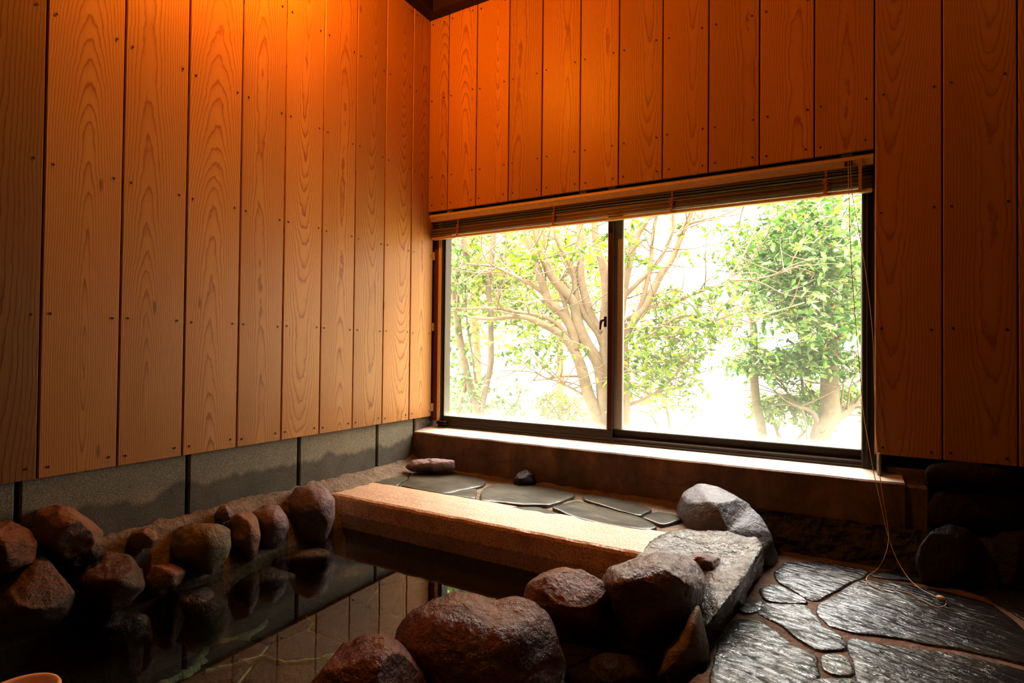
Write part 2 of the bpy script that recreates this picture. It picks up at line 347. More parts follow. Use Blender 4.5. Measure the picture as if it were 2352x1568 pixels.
# ------------------------------------------------------------------ walls of vertical planks
def plank(mb, axis, a0, a1, z0, z1, face, thick, tintcol, proud=0.0):
    """one plank: axis 'L' runs on the left wall (a = y, face = x), 'B' on the back wall (a = x, face = y)"""
    g = .0018; a0 += g; a1 -= g; e = .0022; c = .5*(a0+a1)
    prof = [(a0, face-thick), (a0, face-e), (a0+e, face+proud), (a1-e, face+proud), (a1, face-e), (a1, face-thick)]
    off = -1.3+random.uniform(-.5, .4)
    def P(a, d, z): return (d, a, z) if axis == 'L' else (a, -d, z)
    vs, uv = [], []
    for z in (z0, z1):
        for a, d in prof: vs.append(P(a, d, z)); uv.append((a-c, z+off))
    n = len(prof); fs = []
    for i in range(n):
        j = (i+1) % n; q = [i, j, n+j, n+i]; fs.append(q if axis == 'L' else q[::-1])
    fs.append(list(range(n))[::-1] if axis == 'L' else list(range(n))); fs.append([n+i for i in range(n)] if axis == 'L' else [n+i for i in range(n)][::-1])
    mb.add(vs, fs, 0, uv=uv, col=tintcol)
def nail(mb, axis, a, z, face, r=.0032):
    n = 10; vs = []
    for k in range(n):
        t = 2*math.pi*k/n; aa, zz = a+r*math.cos(t), z+r*math.sin(t)*1.1
        vs.append((face+.0006, aa, zz) if axis == 'L' else (aa, -face-.0006, zz))
    mb.add(vs, [list(range(n)) if axis == 'L' else list(range(n))[::-1]], 1)
def pr(): return (random.random(), random.uniform(.45, .95), random.random())
ZT = 2.203
mb = MB()
YL = [-3.34, -3.17, -3.0, -2.83, -2.66, -2.49, -2.32, -2.15, -1.98, -1.81, -1.639, -1.469, -1.298, -1.127, -.955, -.79, -.624, -.459, -.29, -.116, .045]
GL = {-1.639: (.72, .02, .15), -1.469: (.45, .66, .92), -1.298: (.66, .60, .86), -1.127: (.50, .72, .95), -.955: (.55, .62, .82), -.79: (.52, .75, .10)}
rows = [.355, .724, 1.091, 1.461, 1.83, 2.18]
for a, b in zip(YL[:-1], YL[1:]):
    plank(mb, 'L', a, b, .331, 2.36, 0.0, .014, GL.get(a, pr()), random.uniform(-.0008, .0008))
    for z in rows:
        for y in (a+.018+random.uniform(-.002, .003), b-.020+random.uniform(-.003, .002)):
            if a > -2: nail(mb, 'L', y, z+random.uniform(-.003, .003), .0012)
wall_left = mb.build('wall_left', [M['wood'], M['nail']]); tag(wall_left, 'wall of upright nailed cedar boards on the left', kind='structure')
mb = MB(); mb.box((-.03, -3.34, .34), (-.0145, .05, 2.36)); local(mb.build('backing_board', M['groove']), wall_left)
mb = MB()
XB = [0.0, .112, .269, .437, .599, .771, .933, 1.103, 1.268, 1.436, 1.602, 1.768, 1.938, 2.108, 2.28, 2.45, 2.62, 2.79, 2.96, 3.13, 3.3]
for a, b in zip(XB[:-1], XB[1:]):
    low = a < 1.76
    plank(mb, 'B', a, b, 1.295 if low else .338, 2.36, 0.0, .014, pr() if low else (random.random(), random.uniform(.35, .6), random.random()), random.uniform(-.0008, .0008))
    for z in ([1.324, 1.455, 1.82, 2.18] if low else [.358, .726, 1.09, 1.456, 1.82, 2.18]):
        for x in (a+.021, b-.024): nail(mb, 'B', x+random.uniform(-.004, .004), z+random.uniform(-.003, .003), .0012)
wall_back = mb.build('wall_back', [M['wood'], M['nail']]); tag(wall_back, 'wall of upright cedar boards above and beside the window', kind='structure')
mb = MB(); mb.box((-.03, .0145, 1.31), (1.765, .05, 2.36)); mb.box((1.78, .0145, .345), (3.3, .05, 2.36)); local(mb.build('backing_board', M['groove']), wall_back)
mb = MB(); mb.box((-.1, .05, 1.30), (1.9, .2, 2.5)); mb.box((1.79, .05, -.6), (3.45, .2, 2.5)); mb.box((-.1, .125, -.6), (1.9, .2, .262)); mb.box((-.16, .05, -.6), (-.058, .2, 2.5))
local(mb.build('wall_core', M['groove']), wall_back)
mb = MB(); mb.box((-.16, -3.4, -.6), (-.031, .2, 2.5)); o = mb.build('wall_core', M['groove']); local(o, wall_left)
mb = MB(); mb.box((3.3, -3.4, -.6), (3.4, .2, 2.5)); tag(mb.build('wall_right', M['groove']), kind='structure')
mb = MB(); mb.box((-.16, -3.45, -.6), (3.4, -3.35, 2.5)); tag(mb.build('wall_front', M['groove']), kind='structure')
mb = MB()
for k in range(18): mb.box((-.16+k*.2, -3.45, 2.4), (-.163+(k+1)*.2, .2, 2.42), 0, .003)
tag(mb.build('ceiling', M['ceil']), kind='structure')
mb = MB(); mb.box((-.005, -3.34, ZT), (.055, .0, ZT+.085), 0, .003); tag(mb.build('trim_1', M['beam']), 'dark beam along the top of the left wall', kind='structure')
mb = MB(); mb.box((.056, -.055, ZT), (3.3, .004, ZT+.085), 0, .003); tag(mb.build('trim_2', M['beam']), 'dark red beam along the top of the window wall', kind='structure')

# concrete block course under the left wall
mb = MB(); js = [-3.3, -2.699, -2.299, -1.899, -1.499, -1.099, -.699, -.299, -.058]
for a, b in zip(js[:-1], js[1:]): mb.box((-.15, a+.0065, .05), (-.018, b-.0055, .345), 0, .003)
mb.box((-.15, -.048, .05), (-.020, .062, .345), 1, .004)
mb.box((-.15, -3.3, -.6), (-.036, .06, .34), 2)
o = mb.build('wall_left_base', [M['block'], M['mortar'], M['groove']]); tag(o, 'grey concrete block course under the boards, damp along its foot', kind='structure')

# ------------------------------------------------------------------ window
win = empty('window_1', (.9, .08, .27)); tag(win, 'wide bronze sliding window onto the garden', kind='structure')
mb = MB()
mb.box((.026, .062, .264), (1.80, .125, .303), 0, .003)     # sill track
mb.box((.03, .055, .272), (1.77, .064, .290), 0, .002)
mb.box((1.737, .052, .272), (1.80, .125, 1.305), 0, .003)   # right jamb
mb.box((.041, .062, .30), (.0515, .125, 1.305), 0, .002)     # left jamb
mb.box((.041, .060, 1.205), (1.79, .125, 1.31), 0, .002)
mb.box((1.75, .046, .30), (1.756, .052, 1.30), 0, .001)
local(mb.build('frame', M['alu']), win)
def sash(x0, x1, y0, y1, zb, gz0, gx0, gx1, mats, name='sash'):
    mb = MB()
    mb.box((x0, y0, zb), (x1, y1, gz0), 0, .003); mb.box((x0, y0, 1.19), (x1, y1, 1.2049), 0, .003)
    mb.box((x0, y0, gz0), (gx0, y1, 1.19), 1 if x0 > .5 else 0, .003); mb.box((gx1, y0, gz0), (x1, y1, 1.19), 1 if x1 < 1.2 else 0, .003)
    s = local(mb.build(name, mats), win)
    mb = MB(); ym = y0+.004; mb.box((gx0, ym-.0015, gz0), (gx1, ym+.0015, 1.19)); 
    p = mb.build('pane', M['glass']); p.parent = s
    return s
s1 = sash(.052, .892, .066, .086, .296, .334, .0575, .868, [M['alu'], M['alu_in']])
s2 = sash(.880, 1.745, .090, .110, .296, .334, .925, 1.737, [M['alu'], M['gasket']])
mb = MB(); mb.box((.855, .058, .745), (.868, .066, .79), 0, .003); mb.tube([(.862, .05, .775), (.850, .046, .768), (.846, .046, .735)], [.005, .006, .004], 8)
local(mb.build('crescent_latch', M['alu_in'], smooth=False), win)
mb = MB(); mb.box((.035, .040, .306), (.085, .060, .312), 0, .002); mb.box((.035, .040, .296), (.085, .060, .300), 0, .002); mb.box((.035, .040, .300), (.040, .060, .306)); mb.box((.079, .045, .300), (.083, .055, .306))
local(mb.build('track_stop', M['alu']), win)
mb = MB(); mb.box((-.024, .064, .308), (.022, .115, 1.30), 0, .001); tag(mb.build('trim_3', M['redwood']), 'narrow red-brown jamb board beside the window', kind='structure')
mb = MB(); mb.box((.0225, .058, .30), (.0405, .12, 1.30), 0, .001); tag(mb.build('trim_4', M['pine']), 'pale wooden strip against the window frame', kind='structure')
mb = MB()
for z, w in ((1.095, .018), (.755, .015), (.372, .016)): mb.box((-.014, .0455, z-.019), (.002, .0605, z+.019), 0, .001)
tag(mb.build('trim_5', M['pine']), 'pale batten ends showing past the boards', kind='structure')
# sill: sloping pale top on brown concrete
mb = MB(); N = 60; vs = []
for i in range(N+1):
    x = -.02+1.86*i/N; jz = .0018*noise.noise(Vector((x*9, 0, 0)))
    for y, z in ((.064, .282), (-.056, .268+jz), (-.062, .263+jz), (-.064, .20), (-.066, .0), (-.066, -.1)): vs.append((x, y+.003*noise.noise(Vector((x*7, z*9, 3))), z))
fs, k = [], 6
for i in range(N):
    for j in range(k-1): fs.append([i*k+j, i*k+j+1, (i+1)*k+j+1, (i+1)*k+j])
mb.add(vs, fs); mb.m = [0 if (i % (k-1)) < 1 else 1 for i in range(len(fs))]
mb.add([(1.84, .064, .282), (1.84, -.056, .268), (1.84, -.066, -.1), (1.84, .064, -.1)], [(0, 3, 2, 1)], 1)
o = mb.build('window_sill', [M['sill'], M['conc']], smooth=False); tag(o, 'pale rendered sill on a stained brown concrete upstand', kind='structure')
mb = MB(); mb.box((1.835, -.052, -.1), (1.90, .05, .262), 0, .006); mb.box((1.80, .02, .255), (1.93, .05, .30), 0, .004)
mb.box((1.776, -.012, .27), (1.786, .045, .345), 1, .003)
local(mb.build('sill_return', [M['conc'], M['r_olive']]), o)

# ------------------------------------------------------------------ venetian blind
bl = empty('venetian_blind', (.89, .02, 1.27)); tag(bl, 'bronze slatted blind pulled up at the top of the window', 'blind')
X0, X1, YB = .004, 1.766, .034
mb = MB(); pr_ = [(YB+.018, 1.286), (YB-.018, 1.286), (YB-.020, 1.282), (YB-.020, 1.272), (YB-.016, 1.266), (YB-.010, 1.252), (YB+.018, 1.250)]
vs = [(x, y, z) for x in (X0-.004, X1) for y, z in pr_]; n = len(pr_)
mb.add(vs, [[i, (i+1) % n, n+(i+1) % n, n+i][::-1] for i in range(n)]+[list(range(n)), [n+i for i in range(n)][::-1]])
local(mb.build('headrail', M['headrail']), bl)
for x, y in ((1029, 0), (1335, 0), (1402, 0), (1945, 0)):
    X = on(x, 400, 1, 0)[0]; mb = MB(); mb.box((X-.016, .017, 1.286), (X+.016, .045, 1.2945), 0, .001); local(mb.build('bracket', M['headrail']), bl)
zs = [1.2375, 1.227, 1.218]+[1.2135-.0027*i for i in range(13)]
for i, z in enumerate(zs):
    mb = MB(); nseg = 40; vs = []; tilt = .0006 if i > 2 else .0012
    ph = random.uniform(0, 6)
    for k in range(nseg+1):
        x = X0+.004+(X1-X0-.004)*k/nseg; wob = .0005*math.sin(x*9+ph)*(1 if i > 2 else .8)
        for j, yy in enumerate((-.0125, -.006, 0, .006, .0125)):
            zz = z+wob+.0012*(1-(yy/.0125)**2)+tilt*yy/.0125
            vs.append((x, YB+yy+random.uniform(-.0001, .0001), zz))
    fs = [[k*5+j, k*5+j+1, (k+1)*5+j+1, (k+1)*5+j] for k in range(nseg) for j in range(4)]
    mb.add(vs, fs); s = local(mb.build('slat', M['slat2'] if i < 3 or i % 5 == 4 else M['slat3'] if i % 2 else M['slat'], smooth=True), bl); sm = s.modifiers.new('t', 'SOLIDIFY'); sm.thickness = .0009 if i < 3 else .0015
mb = MB(); mb.box((X0+.004, YB-.0135, 1.167), (X1, YB+.0135, 1.1775), 0, .003); local(mb.build('bottom_rail', M['railb']), bl)
for px in (1047, 1268, 1541, 1897):
    X = on(px, 450, 1, 0)[0]; mb = MB(); pts = []
    for k in range(46):
        t = k/45; z = 1.222-.054*t; w = .0085*(.75+.35*math.sin(k*1.7)); pts.append((X+w*math.cos(k*2.4)+.003*math.sin(k), YB-.018-.003*math.sin(k*2.4), z))
    mb.tube(pts, .0013, 6, sub=3)
    for dx in (-.003, .003): mb.tube([(X+dx, YB-.012, 1.252), (X+dx*.5, YB-.015, 1.235), (X+dx, YB-.016, 1.222)], .0009, 6)
    mb.tube([(X, YB-.018, 1.17), (X-.02, YB-.021, 1.163), (X-.03, YB-.02, 1.168), (X-.022, YB-.019, 1.174), (X+.004, YB-.019, 1.168)], .0009, 6)
    local(mb.build('ladder_cord', M['cordo'], smooth=True), bl)
X = on(1976, 400, 1, 0)[0]; mb = MB(); mb.box((X-.0045, .0120, 1.166), (X+.0045, .0130, 1.276)); local(mb.build('ladder_tape', M['tape']), bl)
X = on(1949, 370, 1, 0)[0]; mb = MB(); mb.box((X-.011, .0110, 1.255), (X+.011, .020, 1.268), 0, .001); local(mb.build('cord_lock', M['groove']), bl)
def cordpts(l): return [on(x, y, a, v) for x, y, a, v in l]
A = [(1948, 370, 1, .009), (1950, 450, 1, .006), (1955, 600, 1, -.004), (1966, 750, 1, -.006), (1977, 880, 1, -.01), (1985, 960, 1, -.02), (1998, 1035, 1, -.06), (2008, 1090, 1, -.075), (2022, 1150, 1, -.09), (2037, 1220, 1, -.11), (2058, 1280, 1, -.14), (2085, 1325, 1, -.18), (2115, 1352, 2, .03), (2156, 1373, 2, .034)]
Bc = [(1953, 372, 1, .010), (1958, 450, 1, .008), (1985, 600, 1, -.003), (2004, 760, 1, -.004), (2008, 880, 1, -.006), (2012, 1000, 1, -.03), (2017, 1060, 1, -.07), (2025, 1120, 1, -.085), (2036, 1190, 1, -.10), (2041, 1235, 1, -.12), (2033, 1275, 1, -.15), (2015, 1307, 2, .03), (1993, 1322, 2, .027), (1993, 1336, 2, .027), (2020, 1350, 2, .027), (2080, 1359, 2, .027), (2120, 1378, 2, .027), (2150, 1393, 2, .027), (2169, 1391, 2, .027), (2174, 1380, 2, .028), (2167, 1372, 2, .034)]
mb = MB(); mb.tube(cordpts(A), .0011, 6, sub=5); mb.tube(cordpts(Bc), .0010, 6, sub=5); pc = local(mb.build('pull_cord', M['cord'], smooth=True), bl)
bc = on(2162, 1374, 2, .033); mb = MB(); d = np.array([.86, -.5, 0])
mb.tube([bc-d*.011, bc-d*.007, bc, bc+d*.006, bc+d*.010], [.003, .0065, .0078, .0065, .003], 14, sub=3); bd = mb.build('bead', M['bead'], smooth=True); bd.parent = pc; tag(bd, 'oval bead joining the cord ends')

# ------------------------------------------------------------------ bathing pool
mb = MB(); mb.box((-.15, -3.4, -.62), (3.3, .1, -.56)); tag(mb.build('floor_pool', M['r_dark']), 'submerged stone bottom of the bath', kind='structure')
def slabs(name, pxs, z, thick, mat, parent, inset=.0, lift=0.0, seed=0, bumpy=.0015, rim=.006, grow_=.003):
    """a flagstone: outline in plan at height z, with a worn edge"""
    pts = [on(x, y, 2, z)[:2] for x, y in pxs]; pts = np.array(pts); c = pts.mean(0)
    ar = sum(pts[i][0]*pts[(i+1) % len(pts)][1]-pts[(i+1) % len(pts)][0]*pts[i][1] for i in range(len(pts))); grow_out = grow_ if ar > 0 else -grow_
    out = []
    for i in range(len(pts)):
        a, b = pts[i], pts[(i+1) % len(pts)]; L = np.linalg.norm(b-a); k = max(2, int(L/.008))
        for q in range(k):
            p = a+(b-a)*q/k; nz = noise.noise(Vector((p[0]*22+seed, p[1]*22, seed))); nn = np.array([-(b-a)[1], (b-a)[0]])/max(L, 1e-6); out.append(p+nn*nz*.005-nn*grow_out)
    out = np.array(out)
    for _ in range(2): out = .5*out+.25*np.roll(out, 1, 0)+.25*np.roll(out, -1, 0)
    mb = MB(); rings = []
    def ring(s, zz, off):
        r = []
        for p in out:
            d = p-c; L = np.linalg.norm(d); q = c+d*(s*(L-off)/L)
            r.append((q[0], q[1], zz+bumpy*noise.noise(Vector((q[0]*16, q[1]*16, seed)))))
        return r
    R = [ring(1, z-thick, 0), ring(1, z+lift-rim*.7, 0), ring(1, z+lift-rim*.2, rim*.35), ring(1, z+lift, rim)]+[ring(s, z+lift, rim) for s in (.85, .65, .4, .2)]
    n = len(out); vs = [p for r in R for p in r]; vs.append((c[0], c[1], z+lift)); fs = []
    area = sum(out[i][0]*out[(i+1) % n][1]-out[(i+1) % n][0]*out[i][1] for i in range(n))
    for k in range(len(R)-1):
        for i in range(n):
            q = [k*n+i, k*n+(i+1) % n, (k+1)*n+(i+1) % n, (k+1)*n+i]; fs.append(q if area > 0 else q[::-1])
    b = (len(R)-1)*n
    for i in range(n):
        q = [b+i, b+(i+1) % n, len(vs)-1]; fs.append(q if area > 0 else q[::-1])
    mb.add(vs, fs); return local(mb.build(name, mat, smooth=True), parent)
# raised floor beside the bath
fl = empty('floor', (2.0, -.8, 0)); tag(fl, 'wet flagstone floor beside the bath', kind='structure')
ZF = .018
edge_px = [(1790, 1262), (1768, 1292), (1745, 1310), (1725, 1345), (1690, 1395), (1655, 1440), (1632, 1482), (1628, 1518), (1606, 1542), (1568, 1566)]
edge = [on(x, y, 2, ZF)[:2] for x, y in edge_px]; edge += [np.array([1.36, -1.35]), np.array([1.30, -1.9]), np.array([1.3, -3.35])]
mb = MB(); Ep = smooth_path([(p[0], p[1], 0) for p in edge], 6); n = len(Ep); vs = []; W = 26
for i, p in enumerate(Ep):
    x0 = p[0]+.006*noise.noise(Vector((p[0]*30, p[1]*30, 0))); y0 = p[1]
    vs.append((x0-.01, y0, -.56)); vs.append((x0-.004, y0, ZF-.03)); vs.append((x0, y0, ZF-.012))
    for k in range(W+1):
        t = (k/W)**1.7; x = x0+.01+(3.3-x0)*t; vs.append((x, y0, ZF-.001+.0025*noise.noise(Vector((x*14, y0*14, 4)))+.0015*noise.noise(Vector((x*60, y0*60, 4)))))
k = W+4
mb.add(vs, [[i*k+j, i*k+j+1, (i+1)*k+j+1, (i+1)*k+j][::-1] for i in range(n-1) for j in range(k-1)])
yb = Ep[0][1]
mb.box((Ep[0][0]-.25, yb-.002, -.56), (3.3, .06, ZF-.006))
local(mb.build('mortar_bed', M['joint'], smooth=False), fl)
def cf(l): return [(1540+x/2.897, 1250+y/2.897) for x, y in l]
FS = [([(690, 190), (770, 125), (1000, 120), (1310, 175), (1290, 215), (1170, 262), (1060, 330), (960, 383), (870, 340), (725, 250)], 'slate_floor'),
 ([(592, 300), (700, 272), (800, 320), (920, 392), (780, 392), (640, 378)], 'slate_floor'),
 ([(462, 400), (540, 372), (600, 385), (598, 430), (520, 462), (462, 455)], 'slate_floor'),
 ([(625, 402), (900, 412), (960, 480), (1005, 560), (1120, 605), (1160, 700), (1000, 708), (860, 632), (705, 515), (585, 462)], 'slate_floor'),
 ([(445, 510), (550, 505), (690, 590), (820, 690), (965, 748), (965, 820), (985, 870), (920, 930), (890, 1100), (300, 1100), (285, 900), (290, 830), (350, 620)], 'slate_green'),
 ([(1015, 745), (1130, 735), (1180, 790), (1210, 862), (1130, 878), (1025, 845)], 'slate_green'),
 ([(1005, 410), (1190, 285), (1310, 245), (1620, 285), (1850, 325), (2120, 400), (2352, 580), (2700, 850), (2352, 790), (1900, 690), (1720, 668), (1500, 625), (1200, 580), (1060, 545), (985, 470)], 'slate_floor'),
 ([(1190, 625), (1330, 670), (1700, 715), (1880, 735), (2352, 850), (2800, 1000), (2800, 1500), (1300, 1300), (1255, 900), (1200, 700)], 'slate_floor'),
 ([(1000, 900), (1225, 905), (1260, 1200), (1230, 1300), (900, 1300), (945, 940)], 'slate_green'),
 ([(1330, 190), (1600, 180), (1900, 170), (2400, 220), (2800, 300), (2500, 560), (2352, 500), (2130, 365), (1880, 290), (1620, 245), (1340, 215)], 'slate_floor')]
for i, (l, m) in enumerate(FS): slabs('flagstone', cf(l), ZF, .015, M[m], fl, lift=.003, seed=i*3.1, bumpy=.003, grow_=.0055, rim=.004)

# stone ledge under the window
led = empty('stone_ledge', (.6, -.3, 0)); tag(led, 'bathing ledge of slate crazy paving between the granite kerb and window sill', 'ledge')
mb = MB(); N1, N2 = 60, 22; vs = []
for i in range(N1+1):
    for j in range(N2+1):
        x = -.02+1.42*i/N1; y = -.395+.335*j/N2
        z = .104+.004*noise.noise(Vector((x*12, y*12, 1)))+.002*noise.noise(Vector((x*50, y*50, 1)))
        if x < .10: z += (.10-x)*.35*min(1, max(0, (y+.45)/.1))
        if y > -.12: z += (y+.12)*.25+.01*noise.noise(Vector((x*20, y*20, 6)))
        vs.append((x, y, z))
mb.add(vs, [[i*(N2+1)+j, (i+1)*(N2+1)+j, (i+1)*(N2+1)+j+1, i*(N2+1)+j+1] for i in range(N1) for j in range(N2)])
mb.box((-.02, -.39, -.56), (1.38, -.06, .095))
local(mb.build('mortar_bed', M['mortar'], smooth=True), led)
def c1(l): return [(600+x/2.3475, 900+y/2.3475) for x, y in l]
def c2(l): return [(1200+x/2.76, 1000+y/2.76) for x, y in l]
LS = [c1([(592, 488), (690, 448), (780, 447), (790, 462), (728, 506)]),
 c1([(812, 440), (850, 428), (1000, 428), (1150, 455), (1208, 482), (1195, 503), (1010, 543), (975, 548), (752, 506), (795, 478)]),
 c1([(992, 553), (1080, 530), (1158, 520), (1152, 576)]),
 c1([(1188, 545), (1203, 518), (1270, 494), (1500, 508), (1680, 538), (1688, 562), (1545, 610), (1420, 608), (1185, 588)]),
 c1([(1335, 620), (1500, 624), (1625, 664), (1560, 662)]),
 c2([(190, 455), (340, 415), (760, 525), (852, 578), (785, 602), (480, 556), (330, 518)]),
 c2([(388, 378), (560, 388), (822, 470), (735, 511), (390, 405)]),
 c2([(756, 520), (850, 482), (960, 500), (1008, 530), (885, 568)])]
for i, l in enumerate(LS): slabs('flagstone', l, .113, .02, M['slate_ledge'], led, lift=.002, seed=50+i*2.3, bumpy=.002, rim=.005)
mb = MB(); N = 120; prof = [(-.392, .02), (-.392, .108), (-.398, .114), (-.50, .1155), (-.598, .1145), (-.606, .110), (-.610, .102), (-.612, .05), (-.606, -.002), (-.595, -.006), (-.45, -.006)]
vs = []; k = len(prof)
for i in range(N+1):
    x = .030+1.232*i/N
    for j, (y, z) in enumerate(prof):
        v = Vector((x*18, y*18, z*18)); a = .0035 if j in (5, 6) else .0018
        vs.append((x+(.012*noise.noise(Vector((0, y*25, z*25))) if i in (0, N) else 0), y+a*noise.noise(v)+a*.7*noise.noise(v*4), z+a*noise.noise(v+Vector((9, 9, 9)))*.8))
fs = [[i*k+j, i*k+(j+1) % k, (i+1)*k+(j+1) % k, (i+1)*k+j] for i in range(N) for j in range(k)]+[list(range(k))[::-1], [N*k+j for j in range(k)]]
mb.add(vs, fs); gr = mb.build('granite_kerb', M['granite'], smooth=False); tag(gr, 'long rough pink granite kerb stone along the front of the ledge', 'kerb stone')

# mortar shelf along the foot of the left wall
mb = MB(); N1, N2 = 150, 20; vs = []
for i in range(N1+1):
    y = -3.3+3.25*i/N1
    for j in range(N2+1):
        t = j/N2; x = -.022+.17*t
        top = .152+.012*noise.noise(Vector((y*6, 0, 0)))
        if y < -.60: z = top-(max(0, t-.25)**1.2)*.30
        else: z = top-.03*min(1, t*1.4)
        if y < -.60 and t > .8: z -= (t-.8)*1.6
        s = .012*noise.noise(Vector((x*28, y*28, 3)))+.006*noise.noise(Vector((x*80, y*80, 3)))+.003*noise.noise(Vector((x*190, y*190, 3)))
        if y >= -.60: s *= .55; x = -.022+.125*t; z = .150-.045*min(1, t*1.1)
        vs.append((x, y, z+s))
mb.add(vs, [[i*(N2+1)+j, i*(N2+1)+j+1, (i+1)*(N2+1)+j+1, (i+1)*(N2+1)+j][::-1] for i in range(N1) for j in range(N2)])
mb.m = [0]*len(mb.f); o = mb.build('trim_6', M['mortar'], smooth=True); tag(o, 'rough mortar fillet along the foot of the block wall', kind='structure')
for p in o.data.polygons:
    if p.normal.z < 0: o.data.flip_normals(); break

# ------------------------------------------------------------------ boulders
def rock(label, outline, D, thick, mat, seed, tilt=(0, 0), amp=.05, cuts=12, sub=5, group=None, name='boulder', cat='boulder', cr=(.74, .94), k=.9, struct=False, grow=1.03):
    rng = np.random.RandomState(seed); pts = np.array(outline, float)
    # centroid of the outline
    x, y = pts[:, 0], pts[:, 1]; x2, y2 = np.roll(x, -1), np.roll(y, -1); cr_ = x*y2-x2*y; A = cr_.sum()/2
    cx = ((x+x2)*cr_).sum()/(6*A); cy = ((y+y2)*cr_).sum()/(6*A)
    NA = 180; th = np.linspace(-math.pi, math.pi, NA, endpoint=False); R = np.zeros(NA)
    for i, t in enumerate(th):
        d = np.array([math.cos(t), math.sin(t)]); best = 0
        for a, b in zip(pts, np.roll(pts, -1, 0)):
            e = b-a; M2 = np.array([[d[0], -e[0]], [d[1], -e[1]]]); det = np.linalg.det(M2)
            if abs(det) < 1e-9: continue
            s, q = np.linalg.solve(M2, a-np.array([cx, cy]))
            if -1e-6 <= q <= 1+1e-6 and s > best: best = s
        R[i] = best
    for _ in range(3): R = .5*R+.25*np.roll(R, 1)+.25*np.roll(R, -1)
    import bmesh
    bm = bmesh.new(); bmesh.ops.create_icosphere(bm, subdivisions=sub, radius=1.0)
    V = np.array([v.co[:] for v in bm.verts])
    for _ in range(cuts):
        n_ = rng.normal(size=3); n_ /= np.linalg.norm(n_); h = rng.uniform(*cr); d = V@n_-h; m = d > 0
        V[m] -= np.outer(d[m]*.93, n_)
    rho = np.sqrt(V[:, 0]**2+V[:, 1]**2); tt = np.arctan2(V[:, 1], V[:, 0])
    # normalise so the outline is reached in every direction
    NB = 72; bi = ((tt+math.pi)/(2*math.pi)*NB).astype(int) % NB; mx = np.ones(NB)*.8
    for b in range(NB):
        if (bi == b).any(): mx[b] = rho[bi == b].max()
    for _ in range(4): mx = .5*mx+.25*np.roll(mx, 1)+.25*np.roll(mx, -1)
    f = np.interp(tt, np.linspace(-math.pi, math.pi, NB, endpoint=False)+math.pi/NB, mx, period=2*math.pi)
    rn = np.minimum(rho/f, 1.04)**k
    Rt = np.interp(tt, th, R, period=2*math.pi)*grow
    dx, dy = np.cos(tt)*Rt*rn, np.sin(tt)*Rt*rn
    dep = D+V[:, 2]*thick+tilt[0]*dx+tilt[1]*dy
    size = R.mean()*D/F_PX
    W = CAM+(RT[None]*((cx+dx-1176)/F_PX)[:, None]-UP[None]*((cy+dy-784)/F_PX)[:, None]+FW[None])*dep[:, None]
    for v, w in zip(bm.verts, W): v.co = w
    bm.normal_update(); o3 = Vector((seed*1.7, seed*.3, 0)); inv = 1/size
    for v in bm.verts:
        q = v.co*inv+o3
        dsp = noise.noise(q*1.1)*.8+noise.noise(q*2.6)*.55+abs(noise.noise(q*4.5))*-.45+noise.noise(q*11)*.16+abs(noise.noise(q*19))*-.14+noise.noise(q*34)*.06
        v.co = v.co+v.normal*(dsp*amp*size)
    co = W.mean(0); me = bpy.data.meshes.new(name); 
    for v in bm.verts: v.co = v.co-Vector(co)
    # keep outward orientation
    bm.normal_update()
    if sum(1 for v in bm.verts if v.normal.dot(v.co) > 0) < len(bm.verts)/2: bmesh.ops.reverse_faces(bm, faces=bm.faces[:])
    bm.to_mesh(me); bm.free(); me.materials.append(M[mat]); me.polygons.foreach_set('use_smooth', [True]*len(me.polygons))
    o = bpy.data.objects.new(name, me); C.objects.link(o); o.location = co
    if struct: tag(o, label, kind='structure')
    else: tag(o, label, cat, group)
    return o
def loft_rock(label, top, bot, mat, seed, name='boulder', amp=.012):
    T = np.array([on(x, y, 2, z) for x, y, z in top]); B = []
    for t, b in zip(T, bot): B.append(on(b[0], b[1], 2, b[2]) if b else np.array([t[0], t[1], 0.0]))
    B = np.array(B); n = len(T); K = 128
    def samp(P): return np.array([[np.interp(k*n/K, np.arange(n+1), np.append(P[:, a], P[0, a])) for a in range(3)] for k in range(K)])
    T, B = samp(T), samp(B); c = T.mean(0); rows = []
    for q in np.linspace(.04, 1, 16): rows.append(c+(T-c)*q)
    for q in np.linspace(0, 1, 22)[1:]: rows.append(T+(B-T)*q)
    low = B.copy(); low[:, 2] -= .12; rows.append(low); G = np.array(rows)
    for _ in range(5): G[1:-1] = .5*G[1:-1]+.125*(G[2:]+G[:-2]+np.roll(G, 1, 1)[1:-1]+np.roll(G, -1, 1)[1:-1])
    vs = [tuple(p) for r in G for p in r]+[tuple(G[0].mean(0))]; m = len(G)
    fs = [[i*K+k, i*K+(k+1) % K, (i+1)*K+(k+1) % K, (i+1)*K+k] for i in range(m-1) for k in range(K)]+[[k, (k+1) % K, m*K] for k in range(K)]+[[(m-1)*K+k for k in range(K)]]
    import bmesh
    me = bpy.data.meshes.new(name); me.from_pydata(vs, [], fs); bm = bmesh.new(); bm.from_mesh(me); bmesh.ops.recalc_face_normals(bm, faces=bm.faces[:]); bm.normal_update(); off = Vector((seed, seed*.7, 0)); cv = Vector(c)
    for v in bm.verts:
        q = v.co*9+off; v.co = v.co+v.normal*amp*(noise.noise(q)*.9+noise.noise(q*2.3)*.6-abs(noise.noise(q*4))*.5+noise.noise(q*9)*.18+noise.noise(q*20)*.1)
    for v in bm.verts: v.co = v.co-cv
    bm.to_mesh(me); bm.free(); me.materials.append(M[mat]); me.polygons.foreach_set('use_smooth', [True]*len(me.polygons))
    o = bpy.data.objects.new(name, me); C.objects.link(o); o.location = cv; return tag(o, label, 'boulder', G2)
